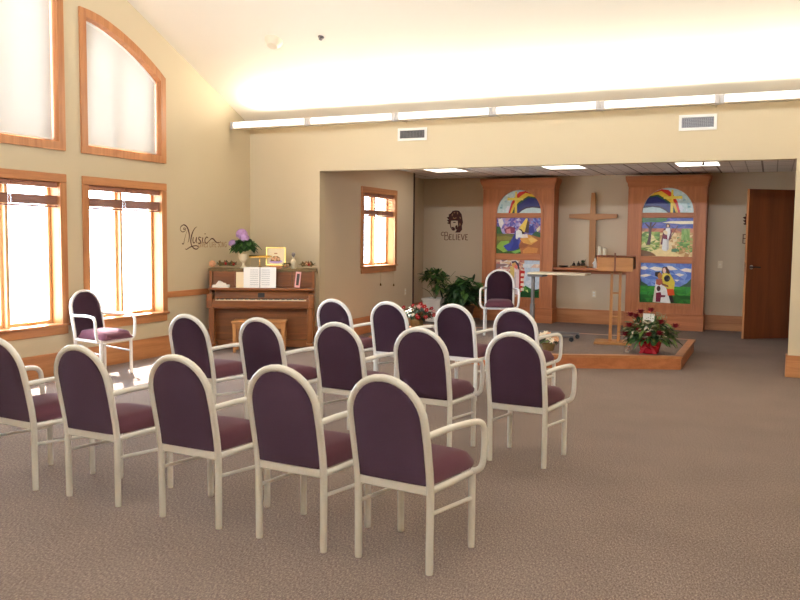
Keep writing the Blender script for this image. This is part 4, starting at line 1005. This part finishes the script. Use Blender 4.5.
# ------------------------------------------------------------------ wall decals
def ribbon(b, pts, w, o, ex, ey, n, sub=6):
    """flat calligraphic stroke: pts (u, v), w widths per point"""
    P = catmull([(p[0], p[1], 0) for p in pts], sub); m_ = len(P)
    ws = []
    for i in range(m_):
        f = i/(m_-1)*(len(pts)-1); k = min(int(f), len(pts)-2); ws.append(w[k]+(w[k+1]-w[k])*(f-k))
    L = []
    for i, p in enumerate(P):
        tdir = (P[min(i+1, m_-1)]-P[max(i-1, 0)]); tdir = tdir.normalized() if tdir.length > 1e-9 else Vector((1, 0, 0))
        nn = Vector((-tdir.y, tdir.x, 0))*ws[i]*.5
        L.append([b.bm.verts.new(o+ex*q.x+ey*q.y+n*.002) for q in (p+nn, p-nn)])
    for a, c in zip(L, L[1:]): b.face((a[0], a[1], c[1], c[0]))
def serif_text(b, txt, h, o, ex, ey, n, wk=.11, sp=.14, first=1.0):
    G = {'B': (.62, [[(.12, 0), (.12, 1)], [(.12, 1), (.45, .97), (.45, .58), (.12, .54)], [(.12, .54), (.56, .50), (.56, .04), (.12, 0)]]),
         'E': (.58, [[(.12, 0), (.12, 1)], [(.12, .97), (.52, .97)], [(.12, .52), (.42, .52)], [(.12, .03), (.55, .03)]]),
         'L': (.55, [[(.12, 0), (.12, 1)], [(.12, .03), (.52, .03)]]), 'I': (.26, [[(.13, 0), (.13, 1)]]),
         'V': (.66, [[(.04, 1), (.33, 0)], [(.33, 0), (.62, 1)]]), 'G': (.72, [[(.64, .82), (.36, 1.0), (.06, .5), (.36, 0), (.64, .14)], [(.64, .14), (.64, .46)], [(.44, .46), (.70, .46)]]),
         'S': (.5, [[(.44, .86), (.24, 1.0), (.08, .76), (.26, .52), (.44, .26), (.24, 0), (.05, .14)]]), 'F': (.54, [[(.12, 0), (.12, 1)], [(.12, .97), (.5, .97)], [(.12, .52), (.4, .52)]]),
         'N': (.72, [[(.12, 0), (.12, 1)], [(.12, 1), (.6, 0)], [(.6, 0), (.6, 1)]]), 'O': (.74, [[(.37, 1), (.07, .75), (.07, .25), (.37, 0), (.67, .25), (.67, .75), (.37, 1)]]), ' ': (.35, [])}
    x = 0
    for i, ch in enumerate(txt):
        hh = h*(first if i == 0 else 1); w, S = G[ch]
        for st in S:
            pts = [(x+p[0]*hh, p[1]*hh) for p in st]
            ww = wk*h*(1.0 if (len(st) == 2 and abs(st[0][0]-st[1][0]) < .35) else .8)
            ribbon(b, pts, [ww]*len(pts), o, ex, ey, n, 5 if len(st) > 2 else 1)
            if len(st) == 2 and abs(st[0][0]-st[1][0]) < .01 and h > .05:
                for v in (0.015, .985): ribbon(b, [(x+(st[0][0]-.10)*hh, v*hh), (x+(st[0][0]+.10)*hh, v*hh)], [.03*hh]*2, o, ex, ey, n, 1)
        x += (w+sp*.5)*hh
    return x
X_, Y_, Z_ = Vector((1, 0, 0)), Vector((0, 1, 0)), Vector((0, 0, 1))
t = thing('wall_lettering', 'dark script lettering reading Music on the window wall above the piano', 'wall decal', (0, -1.51, 1.26))
# "Music": unit drawn from the photograph, u to the right (y), v up
b = mb('decal'); o = Vector((0, 0, 0)); k = 1.0
def st(pts, ws):
    # pts in the photo crop (800x400 px over 64x32 px): map to wall metres
    ribbon(b, [((u-40)/485*.80, (360-v)/330*.33) for u, v in pts], [w*.00125 for w in ws], o, Y_, Z_, X_)
st([(100, 95), (92, 105), (80, 98), (88, 82), (104, 92), (96, 122), (68, 132), (45, 108), (50, 70), (85, 45), (120, 70), (140, 120), (148, 180), (140, 240), (128, 262)], [6, 7, 8, 7, 7, 7, 8, 8, 9, 11, 16, 18, 15, 9, 3])
st([(62, 272), (72, 282), (82, 272), (90, 230), (105, 170), (125, 110)], [10, 12, 9, 6, 5, 3])
st([(240, 65), (215, 85), (190, 130), (172, 190), (165, 250), (175, 300), (205, 340), (240, 345), (255, 322), (235, 305), (195, 308), (150, 325), (115, 348), (95, 340)], [4, 8, 14, 18, 17, 13, 12, 11, 10, 10, 10, 11, 9, 4])
st([(196, 195), (190, 235), (196, 268), (215, 258), (232, 200)], [12, 14, 12, 7, 6]); st([(236, 195), (230, 240), (238, 272)], [12, 13, 8])
st([(292, 205), (270, 195), (258, 215), (276, 238), (288, 262), (268, 278), (248, 266)], [6, 10, 12, 14, 12, 10, 5])
st([(312, 198), (306, 240), (314, 272)], [12, 13, 8]); st([(335, 150), (344, 156)], [14, 12])
st([(378, 205), (358, 195), (338, 225), (340, 262), (362, 274), (392, 240), (420, 215), (445, 220), (475, 255), (505, 268), (540, 252)], [7, 12, 14, 13, 9, 8, 12, 15, 14, 8, 3])
b.build('script_word', t, smooth=0)
b = mb('decal_light'); serif_text(b, 'GIVES LIFE SONG', .066, Vector((0, .35, .036)), Y_, Z_, X_, wk=.13, sp=.16); b.build('small_words', t, smooth=0)
def head_decal(o, b, part=None):
    """bearded face under a woven crown in dark silhouette; metres"""
    def pl(pts, lift=.002):
        lp = [Vector((u, v, 0)) for u, v in pts]
        for tr in tessellate_polygon([lp]): b.poly([o+X_*pts[i][0]+Z_*pts[i][1]-Y_*lift for i in tr])
    c = lambda L: [((u-290)/600*.99*1.0*.92, (250-v)/600*.99*.92) for u, v in L]
    b.m(M['decal'])
    pl(c([(240, 150), (262, 122), (300, 115), (345, 120), (378, 160), (388, 210), (398, 260), (384, 300), (388, 345), (360, 380), (300, 382), (318, 350), (336, 300), (330, 240), (290, 238), (244, 240), (240, 290), (258, 340), (280, 360), (262, 356), (236, 318), (228, 280), (200, 275), (195, 262), (215, 258), (190, 232), (215, 225), (186, 200), (215, 190), (212, 165)]))
    pl(c([(252, 318), (270, 312), (292, 322), (300, 345), (284, 360), (264, 348)])); pl(c([(268, 258), (284, 252), (306, 256), (304, 264), (276, 266)])); pl(c([(300, 300), (325, 290), (330, 330), (312, 350), (300, 330)]))
    b.m(M['decal_light'])
    for L in ([(250, 170), (262, 150), (270, 165), (258, 190)], [(318, 130), (334, 140), (330, 168), (318, 150)], [(268, 196), (290, 206), (312, 196), (314, 208), (290, 220), (268, 210)], [(350, 190), (366, 196), (372, 222), (358, 212)], [(356, 262), (368, 280), (360, 310), (350, 290)], [(275, 140), (295, 134), (298, 146), (280, 152)]): pl(c(L), .003)
t = thing('wall_lettering', 'brown wall decal of a bearded face above the word Believe', 'wall decal', (1.335, D, 1.745))
b = MB(); head_decal(Vector((0, 0, 0)), b); b.build('face_silhouette', t, smooth=0)
b = mb('decal_text'); serif_text(b, 'BELIEVE', .105, Vector((-.205, 0, -.335)), X_, Z_, -Y_, wk=.14, first=1.35)
ribbon(b, [(-.185, -.200), (-.24, -.195), (-.26, -.235), (-.225, -.26), (-.205, -.24)], [.006, .014, .014, .012, .005], Vector((0, 0, 0)), X_, Z_, -Y_)
b.build('word', t, smooth=0)
t = thing('wall_lettering', 'brown wall decal mostly hidden behind the open door', 'wall decal', (6.395, D, 1.745))
b = MB(); head_decal(Vector((-.03, 0, 0)), b); b.build('face_silhouette', t, smooth=0)
b = mb('decal_text'); serif_text(b, 'B', .14, Vector((-.185, 0, -.335)), X_, Z_, -Y_); b.build('letter', t, smooth=0)

# ------------------------------------------------------------------ piano (set diagonally in the corner)
PA = math.radians(27.7); PO = Vector((.215, -1.275, 0)); PW = 1.34
t = thing('upright_piano', 'brown walnut upright piano set at an angle in the corner', 'piano', PO, PA)
def part(name, mt, *boxes, parent=None, bev=.004, smooth=40):
    b = mb(mt)
    for bx in boxes: b.box(*bx, bev=bev)
    return b.build(name, parent or t, smooth=smooth)
for s in (0, 1):
    x0 = 0 if s == 0 else PW-.035
    part('side_panel', 'piano_z', (x0, x0+.035, .20, .50, 0, 1.0))
    part('key_arm', 'piano_y', (x0-.002 if s == 0 else x0-.035, x0+.070 if s == 0 else x0+.037, .0, .25, .535, .715), bev=.008)
    part('leg', 'piano_z', (.02 if s == 0 else PW-.09, .09 if s == 0 else PW-.02, .03, .10, .09, .54), bev=.006)
    part('toe_block', 'piano_y', (.01 if s == 0 else PW-.10, .10 if s == 0 else PW-.01, .015, .24, 0, .09), bev=.006)
part('back_panel', 'piano_x', (.03, PW-.03, .46, .49, .05, .99))
part('lower_panel', 'piano_x', (.035, PW-.035, .225, .245, .12, .535)); part('bottom_rail', 'piano_x', (.035, PW-.035, .20, .25, .02, .12))
part('key_bed', 'piano_x', (.03, PW-.03, .02, .26, .535, .60)); part('key_slip', 'piano_x', (.07, PW-.07, .005, .035, .555, .632))
kb = mb('ivory'); kw = (PW-.20)/52
for k in range(52): kb.box(.10+k*kw+.0006, .10+(k+1)*kw-.0006, .036, .175, .612, .64, bev=.001)
kb.m(M['black'])
for k in range(51):
    if (k+5) % 7 not in (2, 6): kb.box(.10+(k+1)*kw-.006, .10+(k+1)*kw+.006, .08, .175, .64, .651, bev=.0015)
kb.build('keyboard', t)
part('key_block', 'piano_z', (.07, .10, .036, .19, .60, .65)); part('key_block', 'piano_z', (PW-.10, PW-.07, .036, .19, .60, .65))
fb = mb('piano_x'); fb.solid([(.175, .632), (.195, .632), (.235, .745), (.215, .752)], [], lambda a, c, q: (q, a, c), .07, PW-.07); fo = fb.build('fallboard', t, smooth=0)
npm = Matrix.Translation((PW/2-.01, .193, .690)) @ Matrix.Rotation(-math.atan2(.04, .12), 4, 'X'); mb('black').box(-.042, .042, -.004, .002, -.03, .03, bev=.002, mtx=npm).build('nameplate', fo)
part('music_shelf', 'piano_x', (.0, PW, .12, .33, .755, .785), bev=.006)
part('upper_panel', 'piano_x', (.035, PW-.035, .262, .282, .785, 1.0))
mo = mb('piano_x'); mo.solid([(.30, .80), (1.04, .80), (1.04, .985), (.30, .985)], [[(.315, .815), (1.025, .815), (1.025, .97), (.315, .97)]], lambda a, c, q: (a, q, c), .262, .252); mo.build('music_desk', t, smooth=0)
part('lid', 'piano_x', (-.015, PW+.015, .232, .505, 1.0, 1.026), bev=.006)
for k in (-1, 0, 1):
    b = mb('brass'); b.box(PW/2+k*.09-.018, PW/2+k*.09+.018, .08, .21, .045, .06, bev=.004); b.build('pedal', t)
PM = Matrix.Translation(PO) @ Matrix.Rotation(PA, 4, 'Z')
def P(lx, ly, z): return PM @ Vector((lx, ly, z))
LT = 1.026
# runner
b = mb('runner'); rx = [(-.02, .34), (.0, .30)]
n = 44; grid = []
for i in range(n+1):
    x = -.012+(PW+.034)*i/n; row = []
    for yv, zv in ((.49, LT+.002), (.40, LT+.002), (.30, LT+.002), (.228, LT+.003), (.223, LT-.012), (.222, LT-.030-.010*math.sin(i*.9)**2)):
        row.append(b.bm.verts.new((x, yv, zv+rnd.uniform(0, .0015))))
    grid.append(row)
for a, c in zip(grid, grid[1:]):
    for k in range(5): b.face((a[k], a[k+1], c[k+1], c[k]))
o = b.build('piano_runner', smooth=60); o.location = PO; o.rotation_euler = (0, 0, PA); tag(o, 'mottled brown cloth runner draped over the piano lid', 'cloth')
b = mb('tassel')
for k in range(9):
    y = .235+k*.027; b.poly([(PW+.019, y, LT+.003), (PW+.021, y+.027, LT+.003), (PW+.03, y+.027, LT-.06-.02*(k % 2)), (PW+.027, y, LT-.05)])
b.build('runner_fringe', o, smooth=0)
RT = LT+.0045
def on_piano(name, label, cat, lx, ly, z=RT, rz=0, group=None): return thing(name, label, cat, P(lx, ly, z), PA+rz, group)
# urn with hydrangea
t = on_piano('flower_urn', 'cream footed urn with lilac hydrangeas on the piano', 'flowers', .42, .34)
mb('pot_cream').lathe([(.048, 0), (.05, .012), (.03, .022), (.017, .05), (.02, .07), (.05, .095), (.066, .13), (.068, .17), (.078, .19), (.07, .195), (.058, .17), (.04, .12)], seg=24).build('urn', t)
bush(170, (.02, 0, .285), .15, .12, .10, .10, .07, ['leaf_mid', 'leaf_dark', 'leaf_mid'], t, 'foliage', -.5, .4, 13)
def hydrangea(c, r_, seed):
    r = random.Random(seed); b = mb('lilac'); b.ball(c, r_*.8, 2)
    for k in range(70):
        d = rdir(-.5, 1, r); p = Vector(c)+d*r_*.9
        for j in range(4):
            a = j*PI/2+r.uniform(0, .5); q = d.to_track_quat('Z', 'Y'); v = q @ Vector((math.cos(a), math.sin(a), .15)); b.leaf(p, v, r_*.30, r_*.28, 0, nrm=d, n=2)
    b.build('flower_head', t, smooth=0)
hydrangea((-.02, -.02, .43), .078, 1); hydrangea((.02, -.06, .385), .062, 2); hydrangea((-.135, -.03, .31), .055, 3)
# dried swags
def swag(label, pts, mts, seed):
    t = on_piano('dried_garland', label, 'garland', pts[0][0], .33)
    r = random.Random(seed); b = mb('stem'); P0 = [(p[0]-pts[0][0], p[1], p[2]) for p in pts]; b.tube(catmull(P0, 4), .006, 6); b.build('twig', t)
    f = MB(); C = catmull(P0, 8)
    for p in C:
        for k in range(6):
            f.m(M[r.choice(mts)]); d = rdir(.12, 1, r); f.leaf(p+Vector((0, 0, .006)), d, r.uniform(.04, .075), .026, .1)
    f.build('leaves', t, smooth=0)
    for k in range(5):
        p = C[int((k+.5)*len(C)/5)]; mb(r.choice(['peach', 'dried', 'red'])).ball(p+Vector((0, -.02, .02)), .018, 2).build('berry', t)
swag('dried leaf garland on the left end of the piano beside the urn', [(.11, 0, .03), (.20, -.03, .04), (.30, .02, .03)], ['dried', 'dried_g', 'dried', 'leaf_dark'], 1)
swag('dried leaf garland on the right end of the piano beside the bottle', [(1.17, 0, .03), (1.23, -.03, .04), (1.30, 0, .03)], ['dried', 'dried_g', 'peach', 'dried'], 2)
swag('dried leaf sprig between picture and bottle on the piano', [(.965, -.085, .02), (.98, -.09, .024), (.995, -.085, .02)], ['dried', 'dried_g'], 3)
t = on_piano('fabric_rose', 'peach fabric rose at the left end of the piano top', 'flower', .03, .29)
b = mb('peach'); b.ball((0, 0, .045), .036, 2, (1, .9, 1)); b.build('heart', t)
b = mb('peach')
for ring in range(3):
    for k in range(7):
        a = 2*PI*k/7+ring*.4; d = Vector((math.cos(a), -.25-.3*ring, math.sin(a))); b.leaf((0, -.012*ring, .05), d, .05-.008*ring, .048, 0, nrm=Vector((0, -1, 0)), n=3)
b.build('petals', t, smooth=0)
# piano lamp
t = on_piano('piano_lamp', 'brass piano lamp with long tubular shade beside the urn', 'lamp', .63, .30)
mb('brass').lathe([(.052, 0), (.055, .008), (.03, .018), (.012, .03)], seg=20).build('base', t)
mb('brass').tube(catmull([(0, 0, .02), (0, .02, .09), (.0, .01, .14), (0, -.015, .155)], 5), .007, 8).build('arm', t)
mb('brass').solid([(.03*math.cos(a), .03*math.sin(a)) for a in [PI*k/10 for k in range(11)]]+[(.026*math.cos(a), .026*math.sin(a)) for a in [PI*k/10 for k in range(10, -1, -1)]], [], lambda a, c, q: (q, a-.015, c+.14), -.13, .13).build('shade', t, smooth=50)
mb('wax').tube([(-.11, -.015, .152), (.11, -.015, .152)], .010, 10).build('bulb', t)
mb('brass').ball((.145, -.015, .155), .012, 2).build('finial', t)
# framed picture
t = on_piano('framed_picture', 'small gold framed still-life picture leaning on the piano top', 'picture', .83, .36, z=RT+.036, rz=0)
lean = Matrix.Rotation(-.14, 4, 'X')
def tilt(a, c, q): return lean @ Vector((a, q, c))
mb('brass').solid([(-.125, 0), (.125, 0), (.125, .235), (-.125, .235)], [[(-.114, .011), (.114, .011), (.114, .224), (-.114, .224)]], tilt, -.014, .006).build('frame', t, smooth=0)
mb('paper_cream').solid([(-.115, .01), (.115, .01), (.115, .225), (-.115, .225)], [], tilt, -.004, .004).build('mount', t, smooth=0)
b = MB()
def tp_(mt, pts, d):
    b.m(M[mt]); b.poly([tilt(u, v, -.0045-d) for u, v in pts])
tp_('lilac', [(.0+.085*math.cos(a), .055+.024*math.sin(a)) for a in [2*PI*k/16 for k in range(16)]], 0)
tp_('dried', [(-.07, .055), (.06, .055), (.055, .10), (.02, .125), (-.03, .12), (-.062, .09)], .0006)
for u, v in ((-.04, .09), (.0, .105), (.035, .085), (-.01, .075)): tp_('peach', [(u+.02*math.cos(a), v+.017*math.sin(a)) for a in [2*PI*k/10 for k in range(10)]], .001)
b.build('still_life', t, smooth=0)
mb('oak_x').box(-.08, .08, -.03, .03, -.0355, -.0005, bev=.003).build('stand', t)
mb('oak_z').box(-.02, .02, .035, .045, 0, .16, mtx=Matrix.Rotation(.12, 4, 'X')).build('easel_leg', t)
# bottle
t = on_piano('glass_bottle', 'pale glass bottle with round stopper on the piano top', 'bottle', 1.06, .33)
mb('pot_cream').lathe([(.034, 0), (.038, .008), (.038, .085), (.032, .105), (.014, .12), (.013, .14), (.017, .145)], seg=20).build('body', t)
mb('grey').lathe([(.009, .14), (.010, .155), (.022, .17), (.025, .186), (.018, .202), (.004, .21)], seg=16).build('stopper', t)
# sheet music
SH = .7865
def leaning(name, label, cat, lx, w, h, mt, ly=.262, group=None, kids=None, lean=.10, z=SH, roll=0):
    t = on_piano(name, label, cat, lx, ly, z, 0, group)
    t.rotation_euler = (-lean, roll, PA)
    return t
t = leaning('music_book', 'open white sheet music book standing on the piano', 'book', .645, 0, 0, 0, ly=.165)
for s in (-1, 1):
    b = mb('paper'); b.solid([(0, 0), (s*.205, 0), (s*.205, .265), (0, .265)], [], lambda a, c, q: (a, q+abs(a)*-.06, c), 0, .006); pg = b.build('page', t, smooth=0)
    k = mb('ink')
    for j in range(8):
        z = .232-j*.027
        for l in range(3): k.box(s*.105-.085, s*.105+.085, -.0012-.0063-.0, -.0004-.0063, z-l*.004, z-l*.004+.0012, mtx=Matrix.Identity(4))
    k.build('staves', pg, smooth=0)
mb('ink').box(-.004, .004, -.002, .006, 0, .266).build('spine', t)
t = leaning('sheet_music', 'cream loose music sheet behind the open white music book', 'paper', .43, 0, 0, 0, ly=.190)
mb('paper_cream').box(-.09, .09, 0, .002, 0, .20).build('sheet', t)
t = leaning('photo_bookmark', 'narrow pink bordered photo card leaning at the right of the music desk', 'card', 1.115, 0, 0, 0, ly=.19, roll=.10, z=SH+.004)
mb('pinkp').box(-.034, .034, 0, .003, 0, .205, bev=.001).build('border', t); mb('figure_dark').box(-.018, .018, -.0012, 0, .03, .18).build('image', t)
o = mb('white'); o.box(-.105, .105, -.06, .06, 0, .035, bev=.004); o = o.build('tissue_box'); o.location = P(.15, .19, SH); o.rotation_euler = (0, 0, PA); tag(o, 'flat white box lying on the piano shelf left of the sheet music', 'box')
o = mb('paper'); o.solid([(-.07, 0), (.07, 0), (.06, .018), (.03, .026), (.0, .044), (-.03, .05), (-.05, .022)], [], lambda a, c, q: (a, q, c), -.04, .04); o = o.build('folded_paper', smooth=0); o.location = P(.15, .19, SH+.0355); o.rotation_euler = (0, 0, PA+.08); tag(o, 'crumpled white tissue lying on the flat white box', 'paper')
# bench
t = thing('piano_bench', 'light wooden piano bench tucked before the piano keyboard', 'bench', P(.665, -.02, 0), PA+.0)
mb('pine_x').box(-.335, .335, -.16, .16, .365, .393, bev=.006).build('seat_top', t)
ap = mb('pine_x'); ap.box(-.30, .30, -.142, -.124, .30, .365, bev=.003); ap.box(-.30, .30, .124, .142, .30, .365, bev=.003); ap.box(-.305, -.287, -.13, .13, .30, .365); ap.box(.287, .305, -.13, .13, .30, .365); ap.build('apron', t)
for sx in (-1, 1):
    for sy in (-1, 1):
        l = mb('pine_z'); l.solid([(-.024, .365), (.024, .365), (.016, 0), (-.016, 0)], [], lambda a, c, q: (a+sx*.30, q+sy*.13, c), -.02, .02); l.build('leg', t, smooth=0)

# ------------------------------------------------------------------ light
w = bpy.data.worlds.new('world'); SC.world = w; w.use_nodes = True
bg = w.node_tree.nodes['Background']; bg.inputs[0].default_value = (.70, .84, 1.0, 1); bg.inputs[1].default_value = WORLD
sl = bpy.data.lights.new('sun', 'SUN'); so = bpy.data.objects.new('sun', sl); COL.objects.link(so); sl.energy = SUN; sl.angle = math.radians(.6); sl.color = (1, .95, .86)
so.rotation_euler = Vector((.68, -.66, -1)).to_track_quat('-Z', 'Y').to_euler(); so.location = (-6, 6, 10)
def portal(y0, y1, z0, z1, x=-.21):
    l = bpy.data.lights.new('portal', 'AREA'); l.shape = 'RECTANGLE'; l.size = z1-z0; l.size_y = y1-y0; l.cycles.is_portal = True
    o = bpy.data.objects.new('portal', l); COL.objects.link(o); o.location = (x, (y0+y1)/2, (z0+z1)/2); o.rotation_euler = (0, -PI/2, 0)
for y0, y1 in WIN: portal(y0+.07, y1-.07, WB+.1, WT-.07); portal(y0+.07, y1-.07, UB+.05, 4.12 if y0 < -4 else 3.8)
portal(AW[0][0]+.06, AW[0][1]-.06, AWB+.1, AWT-.07, XO-.21)
vs = SC.view_settings; vs.view_transform = 'Standard'; vs.look = 'None'; vs.exposure = EXPO; vs.gamma = 1
SC.cycles.max_bounces = 10; SC.cycles.diffuse_bounces = 6; SC.cycles.transparent_max_bounces = 12; SC.cycles.sample_clamp_indirect = 6; SC.cycles.caustics_reflective = False; SC.cycles.caustics_refractive = False
